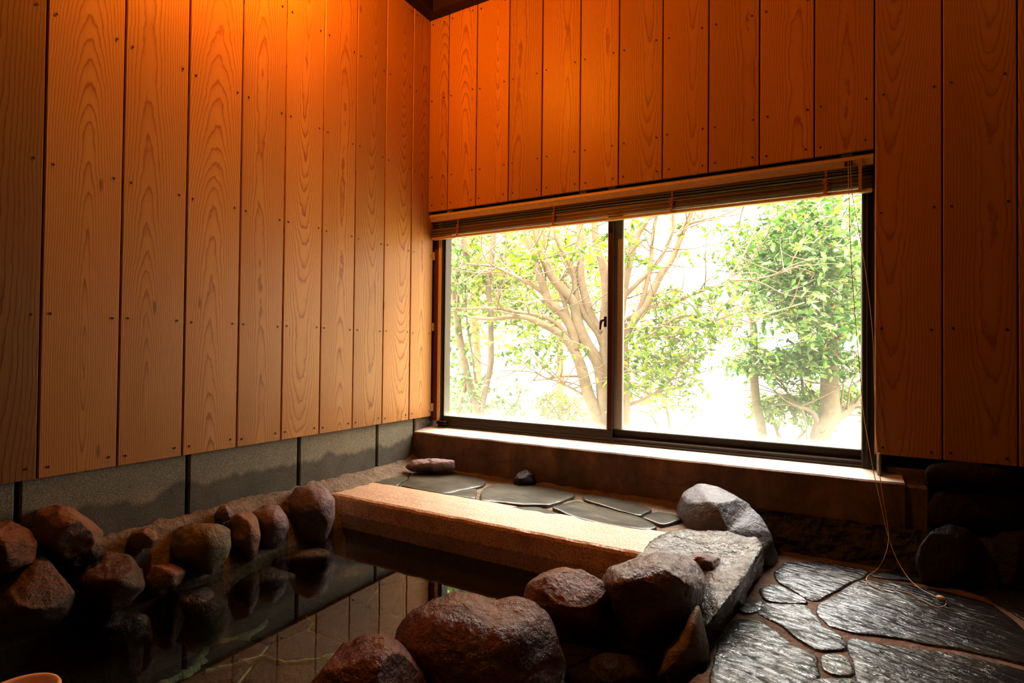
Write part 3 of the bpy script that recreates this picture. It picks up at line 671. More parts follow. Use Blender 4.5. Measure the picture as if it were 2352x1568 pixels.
def dX(x, y, X): # camera depth of a point seen at x, y standing X metres off the left wall
    return float((on(x, y, 0, X)-CAM)@FW)
G1 = 'boulders set along the left wall'; G2 = 'boulders around the bath edge'
rock('ochre brown boulder cut by the left edge, against the block wall', [(-80, 1240), (-30, 1200), (30, 1198), (68, 1220), (86, 1250), (80, 1292), (40, 1325), (0, 1345), (-80, 1345)], dX(20, 1270, .10), .12, 'r_rust', 3, group=G1)
rock('large rusty angular boulder below the leftmost wide block joint', [(68, 1212), (82, 1172), (130, 1160), (172, 1168), (205, 1193), (236, 1218), (234, 1250), (200, 1278), (150, 1290), (108, 1272), (80, 1245)], dX(150, 1225, .09), .12, 'r_rust', 11, cuts=16, amp=.07, group=G1)
rock('tall dark grey-brown pointed boulder rising from the water at far left', [(-60, 1420), (-5, 1350), (40, 1300), (88, 1278), (118, 1292), (148, 1335), (172, 1360), (158, 1402), (130, 1432), (90, 1442), (40, 1450), (-60, 1500)], dX(90, 1370, .17), .13, 'r_umber', 21, cuts=14, group=G1)
rock('brown pitted boulder at the waterline below the small red stone', [(150, 1345), (185, 1308), (245, 1268), (298, 1276), (325, 1308), (333, 1348), (302, 1380), (255, 1408), (215, 1385), (170, 1380)], dX(250, 1340, .15), .13, 'r_umber', 32, cuts=12, amp=.06, group=G1)
rock('small red stone resting on the mortar by the wall', [(290, 1246), (304, 1222), (335, 1211), (358, 1220), (364, 1240), (350, 1258), (312, 1260)], dX(325, 1236, .08), .05, 'r_rust', 44, group=G1, sub=4)
rock('olive grey cracked boulder in the middle of the wall row', [(378, 1255), (398, 1217), (440, 1200), (498, 1202), (527, 1214), (531, 1256), (518, 1285), (484, 1320), (440, 1310), (400, 1288)], dX(450, 1255, .09), .12, 'r_olive', 52, cuts=16, amp=.05, group=G1)
rock('narrow red wedge-shaped stone standing between two larger boulders', [(527, 1202), (540, 1180), (574, 1175), (592, 1190), (598, 1230), (590, 1275), (572, 1292), (552, 1262), (534, 1252)], dX(562, 1230, .10), .08, 'r_rust', 63, cuts=14, group=G1, sub=4)
rock('mauve round boulder beside the red wedge stone', [(576, 1178), (608, 1159), (640, 1160), (658, 1184), (664, 1212), (652, 1242), (626, 1268), (600, 1272), (585, 1235)], dX(620, 1212, .08), .09, 'r_purple', 71, amp=.035, cuts=8, group=G1)
rock('tall mauve boulder at the left end of the granite kerb', [(661, 1152), (680, 1120), (715, 1111), (750, 1122), (769, 1146), (767, 1192), (748, 1240), (712, 1255), (680, 1236), (664, 1195)], dX(715, 1180, .10), .10, 'r_purple', 88, amp=.03, cuts=8, group=G1)
rock('small grey pebble-like stone on the mortar shelf', [(493, 1180), (505, 1162), (520, 1160), (531, 1172), (529, 1192), (512, 1198), (497, 1192)], dX(512, 1180, .06), .03, 'r_purple', 91, group=G1, sub=4)
rock('low brown stone at the waterline left of the olive boulder', [(328, 1330), (348, 1298), (395, 1294), (426, 1312), (410, 1342), (370, 1368), (335, 1365)], dX(375, 1325, .14), .09, 'r_rust', 97, group=G1, sub=4)
rock('little brown stone wedged behind the tall mauve boulder', [(640, 1168), (652, 1150), (668, 1148), (676, 1170), (668, 1192), (648, 1190)], dX(658, 1168, .04), .04, 'r_rust', 99, group=G1, sub=4)
rock('dark low stone under the large rusty boulder', [(120, 1290), (180, 1272), (232, 1258), (242, 1270), (200, 1300), (150, 1320), (125, 1310)], dX(180, 1290, .10), .08, 'r_dark', 102, group=G1, sub=4)
# submerged stones below the wall row
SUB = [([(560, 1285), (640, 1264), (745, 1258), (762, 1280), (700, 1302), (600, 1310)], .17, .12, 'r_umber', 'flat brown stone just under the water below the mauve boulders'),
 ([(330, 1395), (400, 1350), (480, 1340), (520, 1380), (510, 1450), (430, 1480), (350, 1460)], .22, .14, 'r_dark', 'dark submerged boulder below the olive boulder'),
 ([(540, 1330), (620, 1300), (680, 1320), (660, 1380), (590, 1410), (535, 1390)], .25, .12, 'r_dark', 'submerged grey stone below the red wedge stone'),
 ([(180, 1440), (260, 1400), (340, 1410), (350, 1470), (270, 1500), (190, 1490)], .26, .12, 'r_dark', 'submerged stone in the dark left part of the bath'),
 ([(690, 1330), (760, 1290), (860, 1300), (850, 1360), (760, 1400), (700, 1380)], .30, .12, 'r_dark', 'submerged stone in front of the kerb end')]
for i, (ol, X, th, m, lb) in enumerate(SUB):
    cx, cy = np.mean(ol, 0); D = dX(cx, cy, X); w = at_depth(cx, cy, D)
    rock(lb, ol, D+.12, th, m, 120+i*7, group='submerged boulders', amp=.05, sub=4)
# boulders round the front and right of the bath
rock('big red-brown boulder standing in the water, front centre', [(905, 1480), (925, 1430), (955, 1397), (1000, 1374), (1050, 1364), (1100, 1368), (1135, 1382), (1175, 1377), (1225, 1385), (1258, 1412), (1280, 1460), (1296, 1510), (1292, 1580), (1250, 1660), (1120, 1720), (990, 1700), (925, 1600)], 1.13, .14, 'r_brown', 205, tilt=(0, -.0002), amp=.05, cuts=10, sub=6, group=G2, cr=(.82, .96))
rock('dark red-brown boulder cut by the bottom edge, left of the big one', [(700, 1590), (745, 1530), (795, 1480), (840, 1460), (880, 1456), (915, 1470), (940, 1500), (962, 1545), (985, 1620), (940, 1740), (800, 1760), (700, 1680)], 1.0, .12, 'r_brown', 214, amp=.05, cuts=10, sub=6, group=G2, cr=(.82, .96))
rock('orange-brown boulder between the big front boulder and the kerb', [(1204, 1385), (1213, 1342), (1245, 1314), (1298, 1303), (1345, 1316), (1385, 1338), (1400, 1365), (1408, 1400), (1413, 1440), (1398, 1475), (1340, 1480), (1280, 1475), (1230, 1450)], 1.32, .12, 'r_orange', 222, amp=.055, cuts=13, sub=6, group=G2)
rock('glossy brown boulder with a bright wet top in front of the pale slab rock', [(1386, 1330), (1400, 1305), (1450, 1285), (1505, 1268), (1560, 1270), (1600, 1290), (1620, 1325), (1612, 1370), (1595, 1420), (1560, 1465), (1510, 1492), (1460, 1485), (1420, 1455), (1400, 1400)], 1.29, .13, 'r_gloss', 231, amp=.045, cuts=11, sub=6, group=G2, cr=(.80, .95))
loft_rock('pale flat-topped slab rock at the right end of the granite kerb',
 [(1460, 1284, .118), (1476, 1248, .128), (1508, 1224, .138), (1600, 1213, .150), (1700, 1217, .155), (1742, 1230, .150), (1751, 1256, .136), (1730, 1300, .125), (1692, 1350, .110), (1655, 1398, .088), (1624, 1438, .058), (1600, 1425, .052), (1588, 1380, .078), (1560, 1325, .100), (1505, 1300, .112)],
 [(1455, 1340, -.05), None, None, None, (1765, 1262, .0), (1765, 1285, .0), (1748, 1328, .0), (1738, 1345, .0), (1702, 1396, .0), (1668, 1440, .0), (1634, 1484, .0), (1596, 1480, .0), (1580, 1440, -.0), (1550, 1400, -.03), (1500, 1370, -.04)], 'r_pale', 242)
rock('smooth grey-mauve boulder between the slab rock and the concrete upstand', [(1556, 1172), (1572, 1132), (1608, 1112), (1655, 1122), (1708, 1152), (1748, 1188), (1770, 1228), (1784, 1275), (1780, 1305), (1740, 1330), (1660, 1320), (1600, 1280), (1566, 1220)], 1.76, .15, 'r_grey', 253, tilt=(-.0007, 0), amp=.03, cuts=8, sub=6, group=G2)
rock('grey leaning stone with a thin crack under the glossy brown boulder', [(1590, 1400), (1605, 1385), (1613, 1420), (1628, 1480), (1630, 1525), (1600, 1568), (1540, 1590), (1500, 1560), (1530, 1490), (1570, 1445)], 1.19, .08, 'r_olive', 262, amp=.03, cuts=8, group=G2)
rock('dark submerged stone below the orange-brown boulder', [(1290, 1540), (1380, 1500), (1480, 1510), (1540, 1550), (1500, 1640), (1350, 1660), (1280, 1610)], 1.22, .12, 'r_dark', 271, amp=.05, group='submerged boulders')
rock('small grey upright sliver stone between the two brown boulders', [(1396, 1370), (1404, 1350), (1414, 1372), (1420, 1420), (1412, 1442), (1400, 1425)], 1.36, .03, 'r_olive', 281, amp=.03, group=G2, sub=4)
rock('small red-brown stone in the hollow of the slab rock', [(1560, 1285), (1600, 1268), (1650, 1280), (1668, 1310), (1640, 1330), (1590, 1325)], 1.42, .05, 'r_brown', 286, amp=.05, group=G2, sub=4)
rock('low mauve stone bedded at the back left of the ledge', [(930, 1072), (950, 1056), (985, 1052), (1015, 1054), (1042, 1056), (1046, 1078), (1000, 1084), (945, 1083)], 2.38, .05, 'r_purple', 292, amp=.05, group='stones bedded in the ledge')
rock('small dark pointed stone against the concrete upstand', [(1178, 1102), (1190, 1085), (1210, 1077), (1225, 1088), (1232, 1112), (1205, 1118), (1182, 1112)], 2.22, .04, 'r_dark', 297, amp=.05, group='stones bedded in the ledge', sub=4)
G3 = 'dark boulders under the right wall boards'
rock('long dark boulder tucked directly under the right wall boards', [(2128, 1082), (2140, 1064), (2200, 1061), (2300, 1068), (2420, 1076), (2440, 1112), (2380, 1127), (2250, 1130), (2160, 1124), (2132, 1107)], 1.62, .05, 'r_shade', 301, amp=.04, group=G3)
rock('round dark boulder on the floor in the right corner shadow', [(2103, 1290), (2112, 1250), (2140, 1218), (2180, 1206), (2225, 1216), (2262, 1250), (2270, 1310), (2240, 1352), (2170, 1362), (2120, 1340)], 1.54, .06, 'r_shade', 312, amp=.04, group=G3)
rock('large boulder coloured dark for shade at the right edge beside the round one', [(2262, 1260), (2300, 1225), (2380, 1215), (2450, 1250), (2450, 1370), (2360, 1395), (2290, 1370), (2262, 1320)], 1.53, .06, 'r_shade', 322, amp=.05, group=G3)
rock('boulder coloured dark for shade, stacked between the long stone and the floor stones', [(2125, 1170), (2150, 1130), (2230, 1125), (2330, 1135), (2420, 1150), (2400, 1215), (2300, 1225), (2200, 1215), (2140, 1205)], 1.62, .05, 'r_shade', 333, amp=.05, group=G3)
# rough stones showing at the foot of the upstand
mb = MB(); vs = []; N1, N2 = 90, 14
for i in range(N1+1):
    x = 1.40+.70*i/N1
    for j in range(N2+1):
        z = -.0+.14*j/N2; y = -.075-.016*(1-j/N2)+.014*noise.noise(Vector((x*22, z*22, 0)))+.007*noise.noise(Vector((x*60, z*60, 0))); vs.append((x, y, z))
mb.add(vs, [[i*(N2+1)+j, (i+1)*(N2+1)+j, (i+1)*(N2+1)+j+1, i*(N2+1)+j+1] for i in range(N1) for j in range(N2)])
mb.box((1.40, -.07, -.3), (2.1, -.0, .13)); tag(mb.build('trim_7', M['r_dark'], smooth=False), 'dark rubble footing below the concrete upstand', kind='structure')

# pool bottom paving showing pale joints, and the water
pb = empty('pool_paving', (.8, -1.2, -.5)); tag(pb, kind='structure')
mb = MB(); vs = []; N1, N2 = 70, 120
for i in range(N1+1):
    for j in range(N2+1):
        x = -.02+1.6*i/N1; y = -3.3+2.95*j/N2; z = -.208+.006*noise.noise(Vector((x*6, y*6, 0))); vs.append((x, y, z))
mb.add(vs, [[i*(N2+1)+j, (i+1)*(N2+1)+j, (i+1)*(N2+1)+j+1, i*(N2+1)+j+1] for i in range(N1) for j in range(N2)])
local(mb.build('joint_bed', M['bleach'], smooth=True), pb)
random.seed(21); cells = []
gx, gy = 6, 12
cen = {(i, j): (.02+.27*(i+.5)+random.uniform(-.06, .06), -3.3+.25*(j+.5)+random.uniform(-.06, .06)+(.12 if i % 2 else 0)) for i in range(-1, gx+1) for j in range(-1, gy+1)}
for i in range(gx):
    for j in range(gy):
        c = np.array(cen[i, j]); poly = [c+np.array(q) for q in ((-.5, -.5), (.5, -.5), (.5, .5), (-.5, .5))]
        for di in (-1, 0, 1):
            for dj in (-1, 0, 1):
                if di == dj == 0: continue
                d = np.array(cen[i+di, j+dj]); n_ = d-c; L = np.linalg.norm(n_); n_ = n_/L; h = L/2-.006; out = []
                for a, b in zip(poly, poly[1:]+poly[:1]):
                    sa, sb = (a-c)@n_-h, (b-c)@n_-h
                    if sa <= 0: out.append(a)
                    if sa*sb < 0: out.append(a+(b-a)*(sa/(sa-sb)))
                poly = out
        if len(poly) < 3 or c[1] > -.42: continue
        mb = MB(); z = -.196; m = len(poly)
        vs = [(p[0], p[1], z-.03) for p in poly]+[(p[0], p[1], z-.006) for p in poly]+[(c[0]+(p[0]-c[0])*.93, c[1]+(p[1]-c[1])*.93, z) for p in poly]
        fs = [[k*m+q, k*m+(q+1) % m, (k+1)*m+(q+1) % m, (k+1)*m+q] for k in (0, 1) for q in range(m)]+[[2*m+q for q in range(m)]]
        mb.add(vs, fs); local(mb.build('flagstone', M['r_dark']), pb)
def vein(l, w, z=-.198):
    mb = MB(); P = smooth_path([on(x, y, 2, z) for x, y in l], 8); n = len(P); vs = []; K = 8
    for i, p in enumerate(P):
        d = P[min(i+1, n-1)]-P[max(i-1, 0)]; d /= np.linalg.norm(d); s_ = np.array([-d[1], d[0], 0])
        ww = w*(1+.9*noise.noise(Vector((i*.35, w*50, 1))))
        for k in range(K+1):
            t = k/K*2-1; q = p+s_*t*ww*(1+.5*noise.noise(Vector(p*40)+Vector((k*.6, 0, 0)))); vs.append((q[0], q[1], z+.012*(1-t*t)+.006*noise.noise(Vector(q)*45)-.035*t*t))
    mb.add(vs, [[i*(K+1)+k, i*(K+1)+k+1, (i+1)*(K+1)+k+1, (i+1)*(K+1)+k] for i in range(n-1) for k in range(K)])
    return local(mb.build('mortar_vein', M['bleach'], smooth=True), pb)
vein([(512, 1412), (500, 1428), (486, 1447), (473, 1478), (466, 1499), (455, 1526), (430, 1548), (391, 1566), (340, 1590)], .034)
vein([(612, 1430), (585, 1454), (530, 1471), (483, 1482), (470, 1490)], .020)
vein([(472, 1548), (543, 1529), (599, 1515), (654, 1526), (731, 1519), (800, 1500)], .008)
mb = MB(); mb.add([(-.03, -3.35, 0), (1.9, -3.35, 0), (1.9, -.30, 0), (-.03, -.30, 0)], [(0, 1, 2, 3)])
tag(mb.build('pool_water', M['water']), 'still dark bath water', kind='structure')

# wooden bath bucket at the lower left
bc = at_depth(36, 1662, .86); bk = empty('wooden_bucket', bc); tag(bk, 'round pale wooden bath bucket floating at the bottom left corner', 'bucket')
mb = MB(); mb.lathe([(.0, -.05), (.048, -.05), (.055, .045), (.053, .0485), (.049, .0485), (.047, .045), (.042, -.04), (0, -.04)], bc, 48); local(mb.build('staves', M['bucket'], smooth=True), bk)
mb = MB(); mb.lathe([(.0515, -.01), (.0535, -.009), (.0535, -.001), (.0525, .0)], bc, 48); local(mb.build('hoop', M['copper'], smooth=True), bk)

# ------------------------------------------------------------------ garden
mb = MB(); vs = []; NX, NY = 60, 50
for i in range(NX+1):
    for j in range(NY+1):
        x = -22+40*i/NX; y = .3+28*(j/NY)**1.5; vs.append((x, y, -.32+.05*noise.noise(Vector((x*.7, y*.7, 0)))+max(0, y-3)*.03))
mb.add(vs, [[i*(NY+1)+j, (i+1)*(NY+1)+j, (i+1)*(NY+1)+j+1, i*(NY+1)+j+1] for i in range(NX) for j in range(NY)])
tag(mb.build('ground', M['ground'], smooth=True), 'bright garden ground outside the window', kind='structure')
LR = random.Random(5)
def leaf(mb, p, L, W, droop=.6):
    a = LR.uniform(0, 2*math.pi); el = LR.gauss(-droop*.6, .45); d = np.array([math.cos(a)*math.cos(el), math.sin(a)*math.cos(el), math.sin(el)])
    s = np.cross(d, (0, 0, 1.0)); s /= (np.linalg.norm(s)+1e-6); ro = LR.gauss(0, .7); n = np.cross(s, d); s = s*math.cos(ro)+n*math.sin(ro); n = np.cross(s, d)
    L *= LR.uniform(.65, 1.2); W *= LR.uniform(.7, 1.2); c = LR.random()
    vs = [p, p+d*L*.35+s*W*.5-n*W*.12, p+d*L*.72+s*W*.36-n*W*.1, p+d*L-n*L*.1, p+d*L*.72-s*W*.36-n*W*.1, p+d*L*.35-s*W*.5-n*W*.12, p+d*L*.5+n*W*.06]
    mb.add(vs, [(0, 1, 6), (1, 2, 6), (2, 3, 6), (3, 4, 6), (4, 5, 6), (5, 0, 6)], 0, col=(c, LR.random(), 0))
def blob(mb, cx, cy, rx, ry, D, dD, n, L=.065, W=.026, twig=None, droop=.6):
    """n leaves in clusters on short twigs, filling an ellipsoid of garden"""
    k = 0
    while k < n:
        a, r = LR.uniform(0, 6.28), math.sqrt(LR.random()); q = at_depth(cx+rx*r*math.cos(a), cy+ry*r*math.sin(a), D+LR.uniform(-dD, dD))
        m = LR.randint(5, 9); e = np.array([LR.gauss(0, 1), LR.gauss(0, 1), LR.gauss(0, .5)]); e /= np.linalg.norm(e); ln = L*LR.uniform(1.6, 3.2)
        pts = [q+e*ln*t+np.array([0, 0, -.25*ln*t*t]) for t in np.linspace(0, 1, m)]
        if twig is not None: twig.tube([pts[0]-e*ln*.6, pts[0], pts[m//2], pts[-1]], [.0035, .0028, .002, .001], 4, sub=1, cap=False)
        for p in pts: leaf(mb, p+np.array([LR.gauss(0, .1)*L, LR.gauss(0, .1)*L, 0]), L, W, droop); k += 1
def stem(mb, l, D, r0, r1, n=9):
    P = [at_depth(p[0], p[1], D+(p[2] if len(p) > 2 else 0)) for p in l]
    return mb.tube(P, list(np.linspace(r0, r1, len(P))), n, sub=6)
def side(mb, P, cnt, ln, r, up=.5, lo=.25, hi=.95, bias=(0, 0, 0)):
    for _ in range(cnt):
        i = int(len(P)*LR.uniform(lo, hi)); p = P[min(i, len(P)-1)]; e = np.array([LR.gauss(0, 1), LR.gauss(0, .7), LR.gauss(up, .5)])+np.array(bias); e /= np.linalg.norm(e); L = ln*LR.uniform(.5, 1.3)
        pts = [p]; c = p.copy()
        for k in range(4):
            c = c+e*L/4; e = e+np.array([LR.gauss(0, .22), LR.gauss(0, .2), LR.gauss(.02, .2)]); e /= np.linalg.norm(e); pts.append(c.copy())
        mb.tube(pts, [r, r*.75, r*.55, r*.4, r*.15], 5, sub=2, cap=False)
        if L > ln*.7: 
            q = pts[2]; e2 = np.array([LR.gauss(0, 1), LR.gauss(0, .7), LR.gauss(.4, .5)]); e2 /= np.linalg.norm(e2)
            mb.tube([q, q+e2*L*.3, q+e2*L*.5+np.array([0, 0, .03])], [r*.5, r*.35, r*.1], 4, sub=2, cap=False)
def tree(name, label, D, stems, blobs, bark, leafm, sides=(6, .5, .008), cat='tree', L=.065, W=.026, loc=None, group=None):
    base = at_depth(stems[0][0][0][0], stems[0][0][0][1], D); root = empty(name, (base[0], base[1], -.32)); tag(root, label, cat, group)
    tb, fb = MB(), MB()
    for l, r0, r1 in stems:
        P = stem(tb, l, D, r0, r1)
        if sides: side(tb, P, sides[0], sides[1], sides[2])
    for b in blobs: blob(fb, *b[:7], L=L*(b[7] if len(b) > 7 else 1), W=W*(b[7] if len(b) > 7 else 1), twig=tb)
    local(tb.build('trunk', M[bark], smooth=True), root); local(fb.build('foliage', M[leafm]), root)
    return root
def k1(l): return [(1000+p[0]/3.41, 540+p[1]/3.41)+tuple(p[2:]) for p in l]
def k2(l): return [(1400+p[0]/2.57, 430+p[1]/2.57)+tuple(p[2:]) for p in l]
tree('tree', 'slender crooked grey tree at the left edge of the window view', 4.6,
 [(k1([(350, 1800), (330, 1400), (270, 1180), (220, 970), (180, 750), (165, 560), (155, 330), (240, 210), (225, 60), (210, -200)]), .036, .028),
  (k1([(350, 1500), (360, 1380), (400, 1180), (435, 1000), (435, 750), (435, 560), (415, 440), (440, 220), (455, 30), (460, -200)]), .028, .02),
  (k1([(440, 560), (500, 440), (540, 300), (550, 120), (560, -100)]), .014, .007),
  (k1([(170, 1400), (230, 1180), (240, 1080)]), .022, .018),
  (k1([(320, 1180), (290, 950), (250, 700), (235, 450), (240, 330)]), .011, .006),
  (k1([(150, 470), (90, 410), (20, 330)]), .016, .012)],
 [(1040, 600, 45, 90, 4.7, .5, 700), (1050, 750, 45, 80, 4.7, .5, 320), (1060, 880, 50, 70, 4.8, .5, 260), (1150, 930, 40, 30, 4.9, .4, 60)], 'bark2', 'leaf_g', (4, .35, .006))
tree('tree', 'many-stemmed pale-barked tree fanning out left of the window mullion', 4.2,
 [(k1([(1330, 1900), (1290, 1480), (1200, 1250), (1130, 1000), (1060, 860), (960, 760), (830, 690), (700, 640), (560, 640), (430, 655), (250, 640)]), .055, .010),
  (k1([(1100, 900), (1080, 760), (1000, 620), (905, 540), (860, 440), (800, 260), (750, 120), (700, -60), (660, -200)]), .040, .022),
  (k1([(1330, 1500), (1290, 1050), (1190, 860), (1120, 700), (1080, 520), (990, 420), (900, 300), (830, 130), (780, -60), (740, -200)]), .052, .022),
  (k1([(1090, 850), (1040, 640), (990, 470), (930, 330), (870, 170), (850, -60)]), .020, .010),
  (k1([(1310, 850), (1270, 760), (1180, 640), (1110, 490), (1080, 300), (1010, 150), (950, 20), (920, -150)]), .030, .016),
  (k1([(1300, 760), (1230, 650), (1180, 500), (1140, 330), (1135, 150), (1130, -200)]), .036, .028),
  (k1([(1320, 1400), (1330, 1000), (1325, 700), (1340, 450), (1310, 230), (1260, 60), (1240, -200)]), .050, .024),
  (k1([(1060, 800), (930, 680), (820, 630), (640, 600), (450, 570), (250, 575), (90, 575)]), .020, .007),
  (k1([(880, 480), (760, 390), (640, 330), (520, 270), (420, 240), (250, 225)]), .020, .007),
  (k1([(830, 440), (640, 320), (500, 290), (330, 310)]), .010, .004),
  (k1([(1160, 1250), (1030, 1180), (900, 1130), (740, 1140)]), .010, .004),
  (k1([(1140, 1105), (1000, 1105), (880, 1120), (750, 1070), (480, 1060)]), .010, .004)],
 [(1170, 590, 160, 80, 5.1, .6, 1300), (1120, 650, 100, 60, 5.2, .6, 700), (1240, 670, 110, 80, 5.0, .6, 650), (1330, 590, 60, 80, 4.9, .5, 260), (1230, 800, 100, 40, 4.3, .5, 330), (1190, 720, 80, 40, 4.7, .5, 280), (1370, 660, 30, 100, 4.9, .4, 140), (1280, 560, 120, 40, 3.9, .3, 110, 1.2)], 'bark', 'leaf_y', (7, .5, .007))
tree('tree', 'pale spreading tree whose limbs arch up right of the window mullion', 4.0,
 [(k2([(70, 1900), (80, 1400), (80, 1150), (75, 950), (60, 780), (75, 640), (110, 450), (160, 280), (220, 180), (260, 20), (290, -200)]), .055, .020),
  (k2([(90, 900), (130, 800), (200, 720), (250, 620), (310, 500), (370, 420), (430, 270), (480, 150), (520, -50)]), .038, .014),
  (k2([(80, 650), (160, 570), (230, 500), (310, 400), (370, 260), (375, 120), (380, -60)]), .018, .010),
  (k2([(80, 790), (180, 730), (270, 705), (370, 690), (470, 640), (600, 590), (690, 550), (740, 480), (780, 420), (860, 260)]), .014, .006),
  (k2([(690, 550), (820, 545), (960, 520), (1080, 480)]), .008, .004),
  (k2([(120, 850), (200, 650), (240, 450), (260, 250), (300, 100)]), .020, .010),
  (k2([(200, 900), (420, 760), (600, 800), (760, 820), (900, 760), (1150, 680)]), .010, .005),
  (k2([(440, 225), (560, 190), (700, 150), (900, 50)]), .012, .005),
  (k2([(70, 1300), (200, 1250), (330, 1170), (430, 1050), (520, 960)]), .014, .006)],
 [(1480, 780, 60, 60, 4.3, .4, 260), (1550, 780, 90, 55, 4.2, .5, 480), (1520, 850, 90, 45, 4.1, .5, 430), (1600, 760, 80, 60, 4.2, .6, 420), (1450, 560, 50, 60, 4.2, .5, 160), (1440, 850, 30, 60, 4.0, .4, 160), (1660, 700, 60, 60, 4.3, .6, 260), (1560, 690, 90, 30, 4.2, .5, 240), (1640, 540, 90, 50, 4.4, .5, 160)], 'bark', 'leaf_y', (9, .55, .006))
tree('tree', 'dense dark-leaved evergreen at the right side of the window view', 5.0,
 [(k2([(1240, 1900), (1240, 1500), (1300, 1350), (1300, 1230), (1300, 1100), (1310, 950), (1290, 860), (1270, 700), (1300, 500), (1330, 300)]), .095, .05),
  (k2([(1320, 930), (1380, 860), (1470, 780), (1560, 700)]), .05, .03),
  (k2([(1260, 1400), (1400, 1320), (1500, 1230)]), .05, .03), (k2([(1240, 1440), (1200, 1330), (1100, 1290)]), .03, .015),
  (k2([(1290, 900), (1240, 760), (1150, 640), (1000, 500)]), .03, .012)],
 [(1880, 520, 120, 90, 4.9, .7, 2300, 1.1), (1900, 640, 110, 80, 4.8, .6, 1700, 1.1), (1800, 640, 110, 90, 4.8, .6, 1300), (1740, 570, 90, 70, 4.8, .5, 750), (1900, 740, 80, 40, 4.7, .4, 500, 1.1), (1850, 700, 100, 50, 4.8, .5, 500)], 'bark2', 'leaf_g', (6, .6, .012), L=.075, W=.032)
tree('tree', 'small cloud-pruned tree with flat leaf pads on a thin leaning trunk', 5.4,
 [(k2([(910, 1800), (900, 1450), (870, 1300), (855, 1150), (850, 950), (850, 830), (825, 700), (850, 560)]), .048, .03),
  (k2([(860, 1100), (960, 1130), (1070, 1230)]), .014, .008), (k2([(920, 1080), (1010, 1150), (1050, 1200)]), .012, .008), (k2([(1150, 1330), (1140, 1180), (1130, 1100)]), .02, .012)],
 [(1740, 830, 65, 24, 5.3, .35, 900), (1830, 830, 80, 24, 5.2, .35, 900), (1930, 830, 60, 30, 5.1, .35, 620), (1730, 780, 30, 30, 5.4, .3, 160), (1800, 815, 60, 12, 5.1, .3, 260), (1880, 790, 50, 25, 5.0, .3, 300)], 'bark2', 'leaf_g', (3, .3, .008), L=.07, W=.034)
tree('tree', 'low tree with pale layered foliage beneath the flat leaf pads', 5.8,
 [(k2([(1100, 1800), (1000, 1480), (960, 1350), (930, 1280)]), .02, .012), (k2([(1100, 1490), (1160, 1430), (1180, 1350)]), .016, .01)],
 [(1780, 925, 60, 22, 5.7, .4, 520), (1870, 920, 80, 26, 5.6, .4, 760), (1940, 905, 40, 22, 5.5, .3, 300), (1830, 955, 70, 15, 5.6, .3, 160)], 'bark2', 'leaf_y', (3, .3, .008), L=.07, W=.03)
tree('shrub', 'small bright green shrub behind the left pane near the mullion', 5.2,
 [([(1300, 1100), (1295, 990), (1270, 930)], .012, .005), ([(1300, 1080), (1310, 980), (1330, 930)], .012, .005)],
 [(1275, 930, 42, 32, 5.2, .3, 900, .55), (1330, 950, 45, 40, 5.3, .3, 600, .55)], 'bark2', 'leaf_r', (14, .3, .003), 'shrub')
tree('shrub', 'sparse low shrub at the bottom of the right pane', 5.6,
 [([(1535, 1100), (1538, 990), (1530, 920)], .02, .01), ([(1535, 1060), (1500, 960), (1450, 940)], .012, .005), ([(1540, 1020), (1590, 960)], .01, .004)],
 [(1540, 925, 55, 35, 5.6, .3, 170, .9), (1480, 900, 50, 30, 5.5, .3, 120)], 'bark2', 'leaf_y', (12, .4, .004), 'shrub')
tree('shrub', 'thin leafy saplings at the lower left corner of the window', 5.4,
 [([(1080, 1100), (1075, 960), (1065, 880)], .012, .006), ([(1160, 1100), (1180, 960), (1200, 880)], .008, .004), ([(1030, 1100), (1035, 960), (1030, 880)], .01, .005)],
 [(1060, 920, 40, 40, 5.4, .3, 220), (1170, 915, 45, 35, 5.4, .3, 130), (1130, 945, 80, 12, 5.6, .3, 140, .6)], 'bark2', 'leaf_g', (8, .35, .003), 'shrub')
BG = [(1090, 660, 120, 130, 8.0, 3200, 'distant bushy tree behind the slender grey tree'), (1280, 620, 140, 110, 8.5, 3200, 'distant bushy tree behind the many-stemmed tree'), (1850, 640, 170, 130, 9.0, 2600, 'distant leafy tree behind the evergreen'), (1480, 700, 80, 90, 9.0, 450, 'faint distant tree just right of the mullion')]
for cx, cy, rx, ry, D, n, lb in BG:
    tree('tree', lb, D, [([(cx, 1000), (cx+8, 850), (cx-5, cy), (cx+5, cy-ry)], .07, .03)], [(cx, cy, rx, ry, D, 1.0, n, 1.25)], 'bark', 'leaf_far', (10, 1.0, .012), group='distant trees')

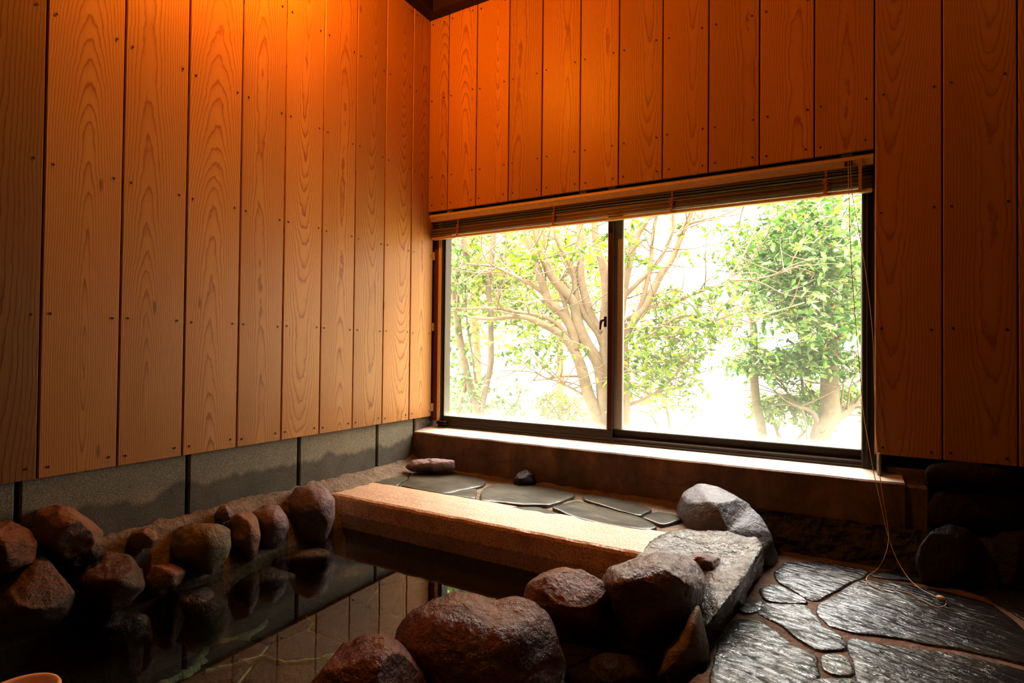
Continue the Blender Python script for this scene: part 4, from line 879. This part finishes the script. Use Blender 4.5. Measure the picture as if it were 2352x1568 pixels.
# ------------------------------------------------------------------ light
w = bpy.data.worlds.new('sky'); bpy.context.scene.world = w; w.use_nodes = True; nt = w.node_tree; nt.nodes.clear()
bg = nt.nodes.new('ShaderNodeBackground'); wo = nt.nodes.new('ShaderNodeOutputWorld'); bg.inputs[0].default_value = (1.0, .985, .93, 1); nt.links.new(bg.outputs[0], wo.inputs[0])
tc = nt.nodes.new('ShaderNodeTexCoord'); sx = nt.nodes.new('ShaderNodeSeparateXYZ'); nt.links.new(tc.outputs['Generated'], sx.inputs[0])
mr = nt.nodes.new('ShaderNodeMapRange'); mr.inputs[1].default_value = .5; mr.inputs[2].default_value = .85; mr.inputs[3].default_value = 5.6; mr.inputs[4].default_value = 27.0
nt.links.new(sx.outputs[2], mr.inputs[0]); nt.links.new(mr.outputs[0], bg.inputs[1])
def lamp(name, kind, loc, energy, color, size=.1, rot=None, **kw):
    d = bpy.data.lights.new(name, kind); d.energy = energy; d.color = color
    if kind == 'AREA': d.shape = 'RECTANGLE'; d.size, d.size_y = size
    elif kind == 'SUN': d.angle = size
    else: d.shadow_soft_size = size
    o = bpy.data.objects.new(name, d); C.objects.link(o); o.location = loc
    if rot: o.rotation_euler = rot
    for k, v in kw.items(): setattr(d.cycles, k, v)
    return o
TUNG = (1.0, .35, .012)
lamp('wall_lamp_light', 'POINT', (.34, -1.0, 2.16), 50.0, TUNG, .06)
lamp('ceiling_lamp_light', 'POINT', (2.3, -1.22, 2.32), 9.0, TUNG, .05)
p = lamp('window_portal', 'AREA', (.9, .16, .80), 1.0, (1, 1, 1), (1.75, 1.05), rot=(math.radians(-90), 0, 0), is_portal=True)
sc = bpy.context.scene
sc.view_settings.view_transform = 'Standard'; sc.view_settings.look = 'None'; sc.view_settings.exposure = 0.15; sc.view_settings.gamma = .80
sc.cycles.max_bounces = 8; sc.cycles.diffuse_bounces = 4; sc.cycles.glossy_bounces = 4; sc.cycles.transparent_max_bounces = 12
sc.cycles.sample_clamp_indirect = 6.0; sc.cycles.caustics_reflective = False; sc.cycles.caustics_refractive = False
